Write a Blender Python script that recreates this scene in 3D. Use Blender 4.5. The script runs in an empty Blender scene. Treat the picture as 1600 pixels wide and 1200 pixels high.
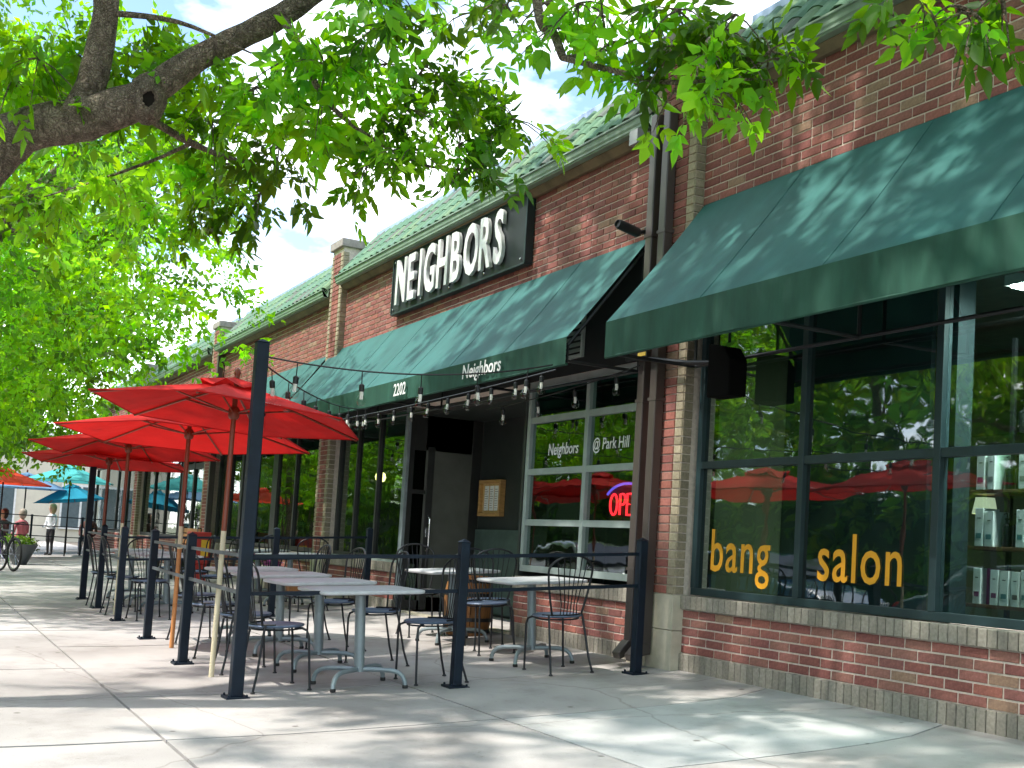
import bpy, bmesh, math, random
import numpy as np
from mathutils import Vector, Matrix, Quaternion
random.seed(7); rng = np.random.default_rng(7)
SC = bpy.context.scene
COL = SC.collection
R = math.radians

# ------------------------------------------------------------------ camera
cd = bpy.data.cameras.new('camera'); cam = bpy.data.objects.new('camera', cd); COL.objects.link(cam)
cam.matrix_world = Matrix(((0.4643329, 0.0321174, 0.8850782, 7.3655),
                           (0.8835656, -0.0854970, -0.4604369, -5.3809),
                           (0.0608835, 0.9958206, -0.0680769, 0.8326),
                           (0, 0, 0, 1)))
cd.sensor_width = 36; cd.lens = 1828.13 / 1600 * 36; cd.shift_y = 128.8 / 1600
cd.clip_start = 0.05; cd.clip_end = 2000
SC.camera = cam

# ------------------------------------------------------------------ sky, sun, exposure
SUN_EL, SUN_AZ = R(57), R(188)          # azimuth: direction the light comes from, measured from +Y towards +X
W = bpy.data.worlds.new('World'); SC.world = W; W.use_nodes = True
nt = W.node_tree; nt.nodes.clear()
out = nt.nodes.new('ShaderNodeOutputWorld'); bg = nt.nodes.new('ShaderNodeBackground')
sky = nt.nodes.new('ShaderNodeTexSky'); sky.sky_type = 'NISHITA'; sky.sun_disc = False
sky.sun_elevation = SUN_EL; sky.sun_rotation = SUN_AZ; sky.altitude = 1600
tc = nt.nodes.new('ShaderNodeTexCoord'); mp = nt.nodes.new('ShaderNodeMapping'); mp.inputs['Scale'].default_value = (1, 1, 2.2)
nz = nt.nodes.new('ShaderNodeTexNoise'); nz.inputs['Scale'].default_value = 2.6; nz.inputs['Detail'].default_value = 7; nz.inputs['Roughness'].default_value = .55
rp = nt.nodes.new('ShaderNodeValToRGB'); rp.color_ramp.elements[0].position = .45; rp.color_ramp.elements[1].position = .60
mx = nt.nodes.new('ShaderNodeMix'); mx.data_type = 'RGBA'; mx.inputs['B'].default_value = (10.5, 10.7, 11.0, 1)
nt.links.new(tc.outputs['Generated'], mp.inputs['Vector']); nt.links.new(mp.outputs[0], nz.inputs['Vector'])
nt.links.new(nz.outputs['Fac'], rp.inputs[0]); nt.links.new(rp.outputs[0], mx.inputs['Factor'])
nt.links.new(sky.outputs[0], mx.inputs['A']); nt.links.new(mx.outputs['Result'], bg.inputs['Color'])
bg.inputs['Strength'].default_value = 0.135; nt.links.new(bg.outputs[0], out.inputs[0])
sd = bpy.data.lights.new('sun', 'SUN'); sd.energy = 2.15; sd.angle = R(1.2); sd.color = (1, .94, .85)
sun = bpy.data.objects.new('sun', sd); COL.objects.link(sun)
sdir = Vector((math.sin(SUN_AZ) * math.cos(SUN_EL), math.cos(SUN_AZ) * math.cos(SUN_EL), math.sin(SUN_EL)))
sun.rotation_euler = sdir.to_track_quat('Z', 'Y').to_euler(); sun.location = (0, -20, 30)
vs = SC.view_settings; vs.view_transform = 'Standard'; vs.look = 'None'; vs.gamma = 1; vs.use_curve_mapping = False
vs.exposure = 1.68
SC.cycles.max_bounces = 8; SC.cycles.transparent_max_bounces = 12
SC.cycles.caustics_reflective = False; SC.cycles.caustics_refractive = False
SC.cycles.sample_clamp_indirect = 6

# ------------------------------------------------------------------ materials
MATS = {}
def mat(name, col, rough=.6, metal=0, var=.12, scale=8, bump=0, bscale=40, spec=.5, attr=False, emit=0, stretch=None, col2=None, coord='Object', coat=0):
    """procedural principled material: noise-varied colour, optional fine bump, optional per-face colour attribute"""
    if name in MATS: return MATS[name]
    m = bpy.data.materials.new(name); m.use_nodes = True; n = m.node_tree; N = n.nodes; L = n.links
    b = N['Principled BSDF']; b.inputs['Roughness'].default_value = rough; b.inputs['Metallic'].default_value = metal
    b.inputs['Specular IOR Level'].default_value = spec; b.inputs['Coat Weight'].default_value = coat
    t = N.new('ShaderNodeTexCoord'); vec = t.outputs[coord]
    if stretch:
        mpn = N.new('ShaderNodeMapping'); mpn.inputs['Scale'].default_value = stretch; L.new(vec, mpn.inputs[0]); vec = mpn.outputs[0]
    no = N.new('ShaderNodeTexNoise'); no.inputs['Scale'].default_value = scale; no.inputs['Detail'].default_value = 6; no.inputs['Roughness'].default_value = .6
    L.new(vec, no.inputs['Vector'])
    mix = N.new('ShaderNodeMix'); mix.data_type = 'RGBA'
    rmp = N.new('ShaderNodeValToRGB'); rmp.color_ramp.elements[0].position = .32; rmp.color_ramp.elements[1].position = .68
    L.new(no.outputs['Fac'], rmp.inputs[0]); L.new(rmp.outputs[0], mix.inputs['Factor'])
    if attr:
        a = N.new('ShaderNodeAttribute'); a.attribute_name = 'Col'
        d = N.new('ShaderNodeMix'); d.data_type = 'RGBA'; d.blend_type = 'MULTIPLY'; d.inputs['Factor'].default_value = 1
        L.new(a.outputs['Color'], d.inputs['A'])
        mix.inputs['A'].default_value = (1 - var,) * 3 + (1,); mix.inputs['B'].default_value = (1 + var,) * 3 + (1,)
        L.new(mix.outputs['Result'], d.inputs['B']); L.new(d.outputs['Result'], b.inputs['Base Color'])
    else:
        c2 = col2 or tuple(min(1, c * (1 + var)) for c in col); c1 = col if col2 else tuple(c * (1 - var) for c in col)
        mix.inputs['A'].default_value = (*c1, 1); mix.inputs['B'].default_value = (*c2, 1)
        L.new(mix.outputs['Result'], b.inputs['Base Color'])
    if bump:
        n2 = N.new('ShaderNodeTexNoise'); n2.inputs['Scale'].default_value = bscale; n2.inputs['Detail'].default_value = 5
        L.new(vec, n2.inputs['Vector'])
        bp = N.new('ShaderNodeBump'); bp.inputs['Strength'].default_value = bump; bp.inputs['Distance'].default_value = .01
        L.new(n2.outputs['Fac'], bp.inputs['Height']); L.new(bp.outputs[0], b.inputs['Normal'])
    if emit:
        b.inputs['Emission Color'].default_value = (*col, 1); b.inputs['Emission Strength'].default_value = emit
    MATS[name] = m; return m

def glass(name, tint=(.75, .85, .82), ior=1.75, rough=0.0):
    if name in MATS: return MATS[name]
    m = bpy.data.materials.new(name); m.use_nodes = True; n = m.node_tree; N = n.nodes; L = n.links
    N.remove(N['Principled BSDF']); o = N['Material Output']
    tr = N.new('ShaderNodeBsdfTransparent'); tr.inputs[0].default_value = (*tint, 1)
    gl = N.new('ShaderNodeBsdfGlossy'); gl.inputs['Roughness'].default_value = rough; gl.inputs[0].default_value = (.95, 1, .98, 1)
    fr = N.new('ShaderNodeFresnel'); fr.inputs['IOR'].default_value = ior
    wn = N.new('ShaderNodeTexNoise'); wn.inputs['Scale'].default_value = 2.2; wn.inputs['Detail'].default_value = 2; tcg = N.new('ShaderNodeTexCoord'); L.new(tcg.outputs['Object'], wn.inputs['Vector'])
    wb = N.new('ShaderNodeBump'); wb.inputs['Strength'].default_value = .12; wb.inputs['Distance'].default_value = .02; L.new(wn.outputs['Fac'], wb.inputs['Height']); L.new(wb.outputs[0], gl.inputs['Normal'])
    mxs = N.new('ShaderNodeMixShader'); ge = N.new('ShaderNodeNewGeometry'); inv = N.new('ShaderNodeMath'); inv.operation = 'SUBTRACT'; inv.inputs[0].default_value = 1; L.new(ge.outputs['Backfacing'], inv.inputs[1])
    fm = N.new('ShaderNodeMath'); fm.operation = 'MULTIPLY'; L.new(fr.outputs[0], fm.inputs[0]); L.new(inv.outputs[0], fm.inputs[1])   # mirror on the outer face only
    L.new(fm.outputs[0], mxs.inputs[0]); L.new(tr.outputs[0], mxs.inputs[1]); L.new(gl.outputs[0], mxs.inputs[2])
    L.new(mxs.outputs[0], o.inputs[0]); MATS[name] = m; return m

def fabric(name, col, trans=.3, rough=.85, var=.08, streak=0, scale=3, tcol=None):
    """cloth that lets some light through; optional vertical weather streaks"""
    if name in MATS: return MATS[name]
    m = mat(name, col, rough, var=var, scale=scale, bump=.35, bscale=7, spec=.25, stretch=(1, 1, .25) if streak else None)
    n = m.node_tree; N = n.nodes; L = n.links; b = N['Principled BSDF']; o = N['Material Output']
    tr = N.new('ShaderNodeBsdfTranslucent'); tr.inputs[0].default_value = (*(tcol or col), 1)
    mxs = N.new('ShaderNodeMixShader'); mxs.inputs[0].default_value = trans
    L.new(b.outputs[0], mxs.inputs[1]); L.new(tr.outputs[0], mxs.inputs[2]); L.new(mxs.outputs[0], o.inputs[0]); return m

def leafmat(name, trans=.52):
    m = bpy.data.materials.new(name); m.use_nodes = True; n = m.node_tree; N = n.nodes; L = n.links
    b = N['Principled BSDF']; o = N['Material Output']; b.inputs['Roughness'].default_value = .45; b.inputs['Specular IOR Level'].default_value = .35
    a = N.new('ShaderNodeAttribute'); a.attribute_name = 'Col'
    L.new(a.outputs['Color'], b.inputs['Base Color'])
    tr = N.new('ShaderNodeBsdfTranslucent'); hs = N.new('ShaderNodeHueSaturation'); hs.inputs['Hue'].default_value = .475; hs.inputs['Value'].default_value = 2.9; hs.inputs['Saturation'].default_value = 1.05
    L.new(a.outputs['Color'], hs.inputs['Color']); L.new(hs.outputs[0], tr.inputs[0])
    mxs = N.new('ShaderNodeMixShader'); mxs.inputs[0].default_value = trans
    L.new(b.outputs[0], mxs.inputs[1]); L.new(tr.outputs[0], mxs.inputs[2]); L.new(mxs.outputs[0], o.inputs[0])
    return m

def barkmat():
    m = mat('bark', (.15, .11, .08), .95, var=.4, scale=22, bump=0, stretch=(1, 1, .5), col2=(.46, .37, .28))
    n = m.node_tree; N = n.nodes; L = n.links; b = N['Principled BSDF']
    t = N.new('ShaderNodeTexCoord'); v = N.new('ShaderNodeTexVoronoi'); v.feature = 'DISTANCE_TO_EDGE'; v.inputs['Scale'].default_value = 36
    no = N.new('ShaderNodeTexNoise'); no.inputs['Scale'].default_value = 9; no.inputs['Detail'].default_value = 4
    ad = N.new('ShaderNodeMix'); ad.data_type = 'VECTOR'; ad.inputs['Factor'].default_value = .22
    L.new(t.outputs['Object'], no.inputs['Vector']); L.new(t.outputs['Object'], ad.inputs['A']); L.new(no.outputs['Color'], ad.inputs['B'])
    L.new(ad.outputs['Result'], v.inputs['Vector'])
    bp = N.new('ShaderNodeBump'); bp.inputs['Strength'].default_value = 1; bp.inputs['Distance'].default_value = .08
    L.new(v.outputs['Distance'], bp.inputs['Height']); L.new(bp.outputs[0], b.inputs['Normal'])
    rc = N.new('ShaderNodeValToRGB'); rc.color_ramp.elements[0].position = .0; rc.color_ramp.elements[0].color = (.40, .37, .34, 1); rc.color_ramp.elements[1].position = .14
    L.new(v.outputs['Distance'], rc.inputs[0]); old = b.inputs['Base Color'].links[0].from_socket
    mm = N.new('ShaderNodeMix'); mm.data_type = 'RGBA'; mm.blend_type = 'MULTIPLY'; mm.inputs['Factor'].default_value = 1
    L.new(old, mm.inputs['A']); L.new(rc.outputs[0], mm.inputs['B']); L.new(mm.outputs['Result'], b.inputs['Base Color'])
    return m

def concrete(name, c1, c2):
    m = mat(name, c1, .85, scale=1.1, var=.1, bump=.25, bscale=90, spec=.25, col2=c2, coord='Generated')
    n = m.node_tree; N = n.nodes; L = n.links; b = N['Principled BSDF']
    base = b.inputs['Base Color'].links[0].from_socket
    for nd in list(N):
        if nd.type == 'TEX_COORD':
            g = N.new('ShaderNodeNewGeometry'); 
            for l in list(nd.outputs['Generated'].links): L.new(g.outputs['Position'], l.to_socket)
    s = N.new('ShaderNodeTexNoise'); s.inputs['Scale'].default_value = 23; s.inputs['Detail'].default_value = 5; s.inputs['Roughness'].default_value = .75
    L.new(g.outputs['Position'], s.inputs['Vector'])
    r = N.new('ShaderNodeValToRGB'); r.color_ramp.elements[0].position = .62; r.color_ramp.elements[0].color = (1, 1, 1, 1)
    r.color_ramp.elements[1].position = .75; r.color_ramp.elements[1].color = (.55, .52, .48, 1)
    L.new(s.outputs['Fac'], r.inputs[0])
    s2 = N.new('ShaderNodeTexNoise'); s2.inputs['Scale'].default_value = .55; s2.inputs['Detail'].default_value = 3
    L.new(g.outputs['Position'], s2.inputs['Vector'])
    r2 = N.new('ShaderNodeValToRGB'); r2.color_ramp.elements[0].position = .35; r2.color_ramp.elements[0].color = (.80, .79, .78, 1); r2.color_ramp.elements[1].position = .62
    L.new(s2.outputs['Fac'], r2.inputs[0])
    vo = N.new('ShaderNodeTexVoronoi'); vo.inputs['Scale'].default_value = 2.4; vo.inputs['Randomness'].default_value = 1; L.new(g.outputs['Position'], vo.inputs['Vector'])
    r3 = N.new('ShaderNodeValToRGB'); r3.color_ramp.elements[0].position = .035; r3.color_ramp.elements[0].color = (.42, .40, .38, 1); r3.color_ramp.elements[1].position = .06; L.new(vo.outputs['Distance'], r3.inputs[0])
    ve = N.new('ShaderNodeTexVoronoi'); ve.feature = 'DISTANCE_TO_EDGE'; ve.inputs['Scale'].default_value = .42
    wn = N.new('ShaderNodeTexNoise'); wn.inputs['Scale'].default_value = 3; wn.inputs['Detail'].default_value = 6; L.new(g.outputs['Position'], wn.inputs['Vector'])
    wm = N.new('ShaderNodeMix'); wm.data_type = 'VECTOR'; wm.inputs['Factor'].default_value = .14; L.new(g.outputs['Position'], wm.inputs['A']); L.new(wn.outputs['Color'], wm.inputs['B']); L.new(wm.outputs['Result'], ve.inputs['Vector'])
    r4 = N.new('ShaderNodeValToRGB'); r4.color_ramp.elements[0].position = .0008; r4.color_ramp.elements[0].color = (.74, .72, .70, 1); r4.color_ramp.elements[1].position = .0028; L.new(ve.outputs['Distance'], r4.inputs[0])
    s5 = N.new('ShaderNodeTexNoise'); s5.inputs['Scale'].default_value = 2.1; s5.inputs['Detail'].default_value = 8; s5.inputs['Roughness'].default_value = .7; L.new(g.outputs['Position'], s5.inputs['Vector'])
    r5 = N.new('ShaderNodeValToRGB'); r5.color_ramp.elements[0].position = .36; r5.color_ramp.elements[0].color = (.84, .83, .82, 1); r5.color_ramp.elements[1].position = .5; L.new(s5.outputs['Fac'], r5.inputs[0])
    for src in (r, r2, r3, r4, r5):
        mm = N.new('ShaderNodeMix'); mm.data_type = 'RGBA'; mm.blend_type = 'MULTIPLY'; mm.inputs['Factor'].default_value = 1
        L.new(base, mm.inputs['A']); L.new(src.outputs[0], mm.inputs['B']); base = mm.outputs['Result']
    L.new(base, b.inputs['Base Color'])
    return m

# ------------------------------------------------------------------ mesh helpers
class MB:
    def __init__(s): s.V = []; s.F = []; s.C = []; s.M = None
    def add(s, vs, fs, col=None):
        o = len(s.V)
        if s.M is not None: vs = [s.M @ Vector(v) for v in vs]
        s.V += [tuple(v) for v in vs]; s.F += [tuple(i + o for i in f) for f in fs]; s.C += [col] * len(fs); return s
    def box(s, a, b, col=None):
        x0, y0, z0 = a; x1, y1, z1 = b
        v = [(x0, y0, z0), (x1, y0, z0), (x1, y1, z0), (x0, y1, z0), (x0, y0, z1), (x1, y0, z1), (x1, y1, z1), (x0, y1, z1)]
        return s.add(v, [(0, 3, 2, 1), (4, 5, 6, 7), (0, 1, 5, 4), (1, 2, 6, 5), (2, 3, 7, 6), (3, 0, 4, 7)], col)
    def tube(s, pts, r, n=8, caps=True, col=None, closed=False):
        pts = [Vector(p) for p in pts]; m = len(pts)
        rs = list(r) if hasattr(r, '__len__') else [r] * m
        vs = []; prev = None
        for i, p in enumerate(pts):
            if closed: d = pts[(i + 1) % m] - pts[i - 1]
            else: d = pts[min(i + 1, m - 1)] - pts[max(i - 1, 0)]
            if d.length < 1e-9: d = Vector((0, 0, 1))
            d.normalize()
            if prev is None:
                a = Vector((0, 0, 1)) if abs(d.z) < .9 else Vector((1, 0, 0)); u = d.cross(a).normalized()
            else:
                u = (prev - d * prev.dot(d))
                u = u.normalized() if u.length > 1e-6 else d.orthogonal().normalized()
            prev = u; w = d.cross(u)
            for k in range(n):
                t = 2 * math.pi * k / n; vs.append(p + (u * math.cos(t) + w * math.sin(t)) * rs[i])
        fs = []
        for i in range(m if closed else m - 1):
            for k in range(n):
                j = (i + 1) % m
                fs.append((i * n + k, i * n + (k + 1) % n, j * n + (k + 1) % n, j * n + k))
        if caps and not closed: fs += [tuple(reversed(range(n))), tuple((m - 1) * n + k for k in range(n))]
        return s.add(vs, fs, col)
    def lathe(s, prof, n=16, c=(0, 0, 0), col=None):
        vs = [];
        for r, z in prof:
            for k in range(n):
                t = 2 * math.pi * k / n; vs.append((c[0] + r * math.cos(t), c[1] + r * math.sin(t), c[2] + z))
        fs = []
        for i in range(len(prof) - 1):
            for k in range(n): fs.append((i * n + k, i * n + (k + 1) % n, (i + 1) * n + (k + 1) % n, (i + 1) * n + k))
        fs += [tuple(reversed(range(n))), tuple((len(prof) - 1) * n + k for k in range(n))]
        return s.add(vs, fs, col)
    def prism(s, poly, d, col=None):      # poly: 3-D points of a flat outline, d: extrusion vector
        n = len(poly); d = Vector(d); vs = [Vector(p) for p in poly] + [Vector(p) + d for p in poly]
        fs = [tuple(reversed(range(n))), tuple(range(n, 2 * n))] + [(i, (i + 1) % n, n + (i + 1) % n, n + i) for i in range(n)]
        return s.add(vs, fs, col)
    def mesh(s, name, material, smooth=False, fix=True):
        me = bpy.data.meshes.new(name); me.from_pydata(s.V, [], s.F); 
        if fix:
            bm = bmesh.new(); bm.from_mesh(me); bmesh.ops.recalc_face_normals(bm, faces=bm.faces); bm.to_mesh(me); bm.free()
        if any(c is not None for c in s.C):
            a = me.color_attributes.new('Col', 'FLOAT_COLOR', 'CORNER'); k = 0
            buf = []
            for f, c in zip(s.F, s.C):
                buf += [*(c or (1, 1, 1)), 1] * len(f)
            a.data.foreach_set('color', buf)
        me.materials.append(material)
        if smooth: 
            me.polygons.foreach_set('use_smooth', [True] * len(me.polygons))
        return me
    def build(s, name, material, parent=None, smooth=False, loc=None, bevel=0, fix=True):
        o = bpy.data.objects.new(name, s.mesh(name, material, smooth, fix)); COL.objects.link(o)
        if loc is not None: o.location = loc
        if parent is not None: o.parent = parent
        if bevel:
            b = o.modifiers.new('bevel', 'BEVEL'); b.width = bevel; b.segments = 2; b.limit_method = 'ANGLE'
        if smooth:
            try: o.data.set_sharp_from_angle(angle=R(40))
            except Exception: pass
        return o

def tag(o, label, cat, group=None):
    o['label'] = label; o['category'] = cat
    if group: o['group'] = group
    return o
def structure(o): o['kind'] = 'structure'; return o
def thing(name, loc, label, cat, group=None, rz=0):
    o = bpy.data.objects.new(name, None); COL.objects.link(o); o.location = loc; o.rotation_euler = (0, 0, rz); o.empty_display_size = .1
    return tag(o, label, cat, group)
def inst(name, me, parent=None, loc=(0, 0, 0), rot=None):
    o = bpy.data.objects.new(name, me); COL.objects.link(o); o.location = loc
    if rot: o.rotation_euler = rot
    if parent is not None: o.parent = parent
    return o
def copy_tree(o, parent=None):
    c = o.copy(); COL.objects.link(c); c.parent = parent
    for ch in o.children: copy_tree(ch, c)
    return c
def text_obj(name, s, size, material, parent=None, mtx=None, extrude=.004, offset=0., sx=1., spacing=1., shear=0., align='LEFT'):
    cu = bpy.data.curves.new(name, 'FONT'); cu.body = s; cu.size = size; cu.extrude = extrude; cu.offset = offset
    cu.space_character = spacing; cu.shear = shear; cu.align_x = align; cu.resolution_u = 3
    t = bpy.data.objects.new(name, cu); COL.objects.link(t); bpy.context.view_layer.update()
    me = bpy.data.meshes.new_from_object(t); bpy.data.objects.remove(t); bpy.data.curves.remove(cu)
    me.name = name; me.materials.clear(); me.materials.append(material)
    o = bpy.data.objects.new(name, me); COL.objects.link(o)
    if parent is not None: o.parent = parent
    o.matrix_local = (mtx or Matrix()) @ Matrix.Diagonal((sx, 1, 1, 1)); return o
FACE = Matrix(((1, 0, 0, 0), (0, 0, -1, 0), (0, 1, 0, 0), (0, 0, 0, 1)))   # text plane x,y -> facade plane x,z, facing -y
def face_at(x, y, z): return Matrix.Translation((x, y, z)) @ FACE

# ------------------------------------------------------------------ ground
_gy = [-40, -8, -6, -4.5, -3.4, -1.9, -.3, 0, 1.5]; _gz = [-.30, -.30, -.285, -.265, -.235, -.16, -.06, -.02, .0]
def g(y): return float(np.interp(y, _gy, _gz))
conc = concrete('concrete', (.37, .352, .345), (.45, .43, .42)); conc_new = concrete('new_concrete', (.41, .415, .415), (.47, .475, .475))
asphalt = mat('asphalt', (.05, .05, .052), .9, var=.3, scale=30, bump=.4, bscale=150)
gm = MB(); gm.add([(-900, -900, -.62), (900, -900, -.62), (900, 900, -.62), (-900, 900, -.62)], [(0, 1, 2, 3)])
structure(gm.build('ground', mat('far_ground', (.16, .17, .10), .95, var=.3, scale=.2)))
rm = MB(); rm.box((-120, -16, -.6), (60, -7.07, -.43)); road = structure(rm.build('road', asphalt))
lm_ = MB()
for i in range(-16, 6): lm_.add([(i * 6, -11.58, -.426), (i * 6 + 3, -11.58, -.426), (i * 6 + 3, -11.46, -.426), (i * 6, -11.46, -.426)], [(0, 1, 2, 3)])
o = lm_.build('lane_marking', mat('yellow_paint', (.6, .42, .06), .7), road)
km = MB(); km.box((-120, -7.07, -.6), (60, -6.9, -.297)); structure(km.build('kerb', concrete('kerb_concrete', (.42, .40, .37), (.52, .50, .46)), bevel=.02))
km = MB(); km.box((-120, -30, -.6), (60, -16, -.31)); structure(km.build('pavement', conc))
# base under the slabs (dark earth in the joints) then the slabs one by one
sw = MB()
ys = [-6.9, -5.5, -4.08, -3.4, -1.9, -.3, 0, 1.5]
for i in range(len(ys) - 1):
    sw.add([(-60, ys[i], g(ys[i]) - .035), (12, ys[i], g(ys[i]) - .035), (12, ys[i + 1], g(ys[i + 1]) - .035), (-60, ys[i + 1], g(ys[i + 1]) - .035)], [(0, 1, 2, 3)])
sidewalk = structure(sw.build('sidewalk', mat('joint_dirt', (.13, .11, .09), .95, var=.3, scale=20)))
def xb(k, y): return 1.22 + 1.52 * k - .18 * max(0, min(1, (y + 1.1) / 1.1)) ** 2
def slab(k, y0, y1, m, k1=None):
    k1 = k + 1 if k1 is None else k1
    n = 7; gap = .009; b = MB(); vs = []; fs = []
    yy = [y0 + gap + (y1 - y0 - 2 * gap) * j / (n - 1) for j in range(n)]
    nx = 5
    dz = random.uniform(-.002, .002)
    for j in range(n):
        for i in range(nx):
            x = (xb(k, yy[j]) + gap) * (1 - i / (nx - 1)) + (xb(k1, yy[j]) - gap) * i / (nx - 1)
            e = -.005 if (i in (0, nx - 1) or j in (0, n - 1)) else 0
            vs.append((x, yy[j], g(yy[j]) + e + dz))
    for j in range(n - 1):
        for i in range(nx - 1): fs.append((j * nx + i, j * nx + i + 1, (j + 1) * nx + i + 1, (j + 1) * nx + i))
    ring = [i for i in range(nx)] + [j * nx + nx - 1 for j in range(1, n)] + [(n - 1) * nx + i for i in range(nx - 2, -1, -1)] + [j * nx for j in range(n - 2, 0, -1)]
    base = len(vs)
    for r_ in ring: v = vs[r_]; vs.append((v[0], v[1], v[2] - .05))
    for q in range(len(ring)): fs.append((ring[q], base + q, base + (q + 1) % len(ring), ring[(q + 1) % len(ring)]))
    b.add(vs, fs); return b.build('paving_slab', m, sidewalk, smooth=True, fix=True)
for k in range(-17, 5):
    slab(k, -4.08, -2.15, conc)
    slab(k, -2.15, -.004, conc_new if k == 0 else conc)
    slab(k, -5.5, -4.08, conc); slab(k, -6.9, -5.5, conc)
for k in range(-33, -17, 4):
    for a, b_ in ((-6.9, -4.08), (-4.08, -.004)): slab(k, a, b_, conc, k + 4)
slab(-5, 0, 1.05, conc); slab(-4, 0, 1.05, conc); slab(-3, 0, 1.05, conc)


# ------------------------------------------------------------------ the brick building
S, CH = .2032, .06773
PAL = [(.30, .118, .098), (.27, .105, .09), (.31, .13, .11), (.245, .095, .085), (.285, .135, .11), (.265, .112, .10), (.32, .122, .096)]
TAN = [(.30, .19, .135), (.28, .18, .13), (.31, .18, .12)]
def brick_col(tan=.06):
    c = random.choice(TAN) if random.random() < tan else random.choice(PAL)
    k = random.uniform(.86, 1.12); return tuple(v * k for v in c)
brickm = mat('brick', (1, 1, 1), .88, var=.22, scale=55, bump=.35, bscale=120, spec=.2, attr=True)
mortar = mat('mortar', (.66, .57, .50), .95, var=.15, scale=30, bump=.4, bscale=160)
tanbrick = mat('tan_brick', (1, 1, 1), .9, var=.2, scale=50, bump=.35, bscale=120, spec=.2, attr=True)
stone = mat('cream_stone', (.50, .46, .36), .85, var=.12, scale=9, bump=.3, bscale=70)
bld = thing('brick_building', (0, 0, -.02), 'long single storey brick shop building with green tiled mansard roof', 'building')
OFF = Vector((0, 0, .02))
def part(mb, name, m, parent=None, **kw):
    """a part of the building; coordinates stay in world space"""
    o = mb.build(name, m, parent if parent is not None else bld, **kw)
    if parent is None: o.location = OFF if kw.get('loc') is None else Vector(kw['loc']) + OFF
    return o
nind = 0
BMESH = {}
def brick_mesh(l, h, v):
    key = (round(l, 3), round(h, 3), v)
    if key not in BMESH:
        b = MB(); e = .003
        f = [(-l / 2 + e, -.004, -h / 2 + e), (l / 2 - e, -.004, -h / 2 + e), (l / 2 - e, -.004, h / 2 - e), (-l / 2 + e, -.004, h / 2 - e)]
        w = [(-l / 2, 0, -h / 2), (l / 2, 0, -h / 2), (l / 2, 0, h / 2), (-l / 2, 0, h / 2)]
        k = [(x, .03, z) for x, y, z in w]
        r = random.Random(v * 7 + 3); f = [(x + r.uniform(-.002, .002), y + r.uniform(-.001, .001), z + r.uniform(-.0015, .0015)) for x, y, z in f]
        fs = [(0, 1, 2, 3)] + [(4 + i, 4 + (i + 1) % 4, (i + 1) % 4, i) for i in range(4)] + [(8 + i, 8 + (i + 1) % 4, 4 + (i + 1) % 4, 4 + i) for i in range(4)]
        st = random.getstate(); random.seed(v * 13 + int(l * 1000)); c = brick_col(); random.setstate(st)
        b.add(f + w + k, fs, c); BMESH[key] = b.mesh('brick', brickm)
    return BMESH[key]
def brick_box(b, x0, x1, z0, z1, col, y=0., t=.03, along='x'):
    """one bevelled brick added to a joined mesh. along 'x': face at y looking -y; '+x'/'-x': face on the plane x=y looking that way, x0..x1 then run along y"""
    e = .003; d = random.uniform(-.0015, .0015)
    f = [(x0 + e, -.004 + d, z0 + e), (x1 - e, -.004 + d, z0 + e), (x1 - e, -.004 + d, z1 - e), (x0 + e, -.004 + d, z1 - e)]
    w = [(x0, 0, z0), (x1, 0, z0), (x1, 0, z1), (x0, 0, z1)]; k = [(p[0], t, p[2]) for p in w]
    v = f + w + k
    if along == 'x': v = [(p[0], p[1] + y, p[2]) for p in v]
    elif along == '+x': v = [(y - p[1], p[0], p[2]) for p in v]
    else: v = [(y + p[1], p[0], p[2]) for p in v]
    b.add(v, [(0, 1, 2, 3)] + [(4 + i, 4 + (i + 1) % 4, (i + 1) % 4, i) for i in range(4)] + [(8 + i, 8 + (i + 1) % 4, 4 + (i + 1) % 4, 4 + i) for i in range(4)], col)
def wall_field(x0, x1, z0, z1, single=None, name='wall', header_every=7, y=0.):
    """mortar slab with courses of bricks; single(x,z) picks the bricks that stay objects of their own"""
    global nind
    m = MB(); m.box((x0, y + .0035, z0), (x1, y + .23, z1)); wall = part(m, name, mortar)
    b = MB(); nrow = int(round((z1 - z0) / CH)); ch = (z1 - z0) / nrow; J = .0058
    for r in range(nrow):
        za = z0 + r * ch; hdr = header_every and r % header_every == 3
        x = x0; first = True; k = 0
        offs = S / 2 if r % 2 else S
        while x < x1 - .02:
            if hdr: l = S / 2 if k % 2 == 0 else S
            else: l = offs if first else S
            xe = min(x + l, x1)
            if xe - x > .03:
                xc, zc = (x + xe) / 2, za + ch / 2
                if single and single(xc, zc) and nind < 300 and (abs(xe - x - S) < .002 or abs(xe - x - S / 2) < .002):
                    o = inst('brick', brick_mesh(round(xe - x, 4) - 2 * J, ch - 2 * J, random.randrange(14)), wall, (xc, y + random.uniform(-.001, .0015), zc)); nind += 1
                else: brick_box(b, x + J, xe - J, za + J, za + ch - J, brick_col(), y)
            x = xe; first = False; k += 1
    if b.V:
        o = b.build('brickwork', brickm, wall, fix=False); o['kind'] = 'stuff'
    return wall
def soldier(x0, x1, z0, z1, name, y=-.02, w=.068):
    """a row of upright bricks (sill or plinth course), each its own part"""
    m = MB(); m.box((x0, y + .012, z0), (x1, .2, z1)); c = part(m, name, mat('dark_mortar', (.34, .31, .27), .95, var=.2, scale=30))
    b = MB(); x = x0
    while x < x1 - .01:
        xe = min(x1, x + w); q = random.uniform(.8, 1.15)
        brick_box(b, x + .003, xe - .003, z0 + .004, z1 - .002, tuple(v * q for v in (.29, .265, .225)), y)
        x = xe
    o = b.build('soldier_bricks', tanbrick, c, fix=False); o['kind'] = 'stuff'
    return c
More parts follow.
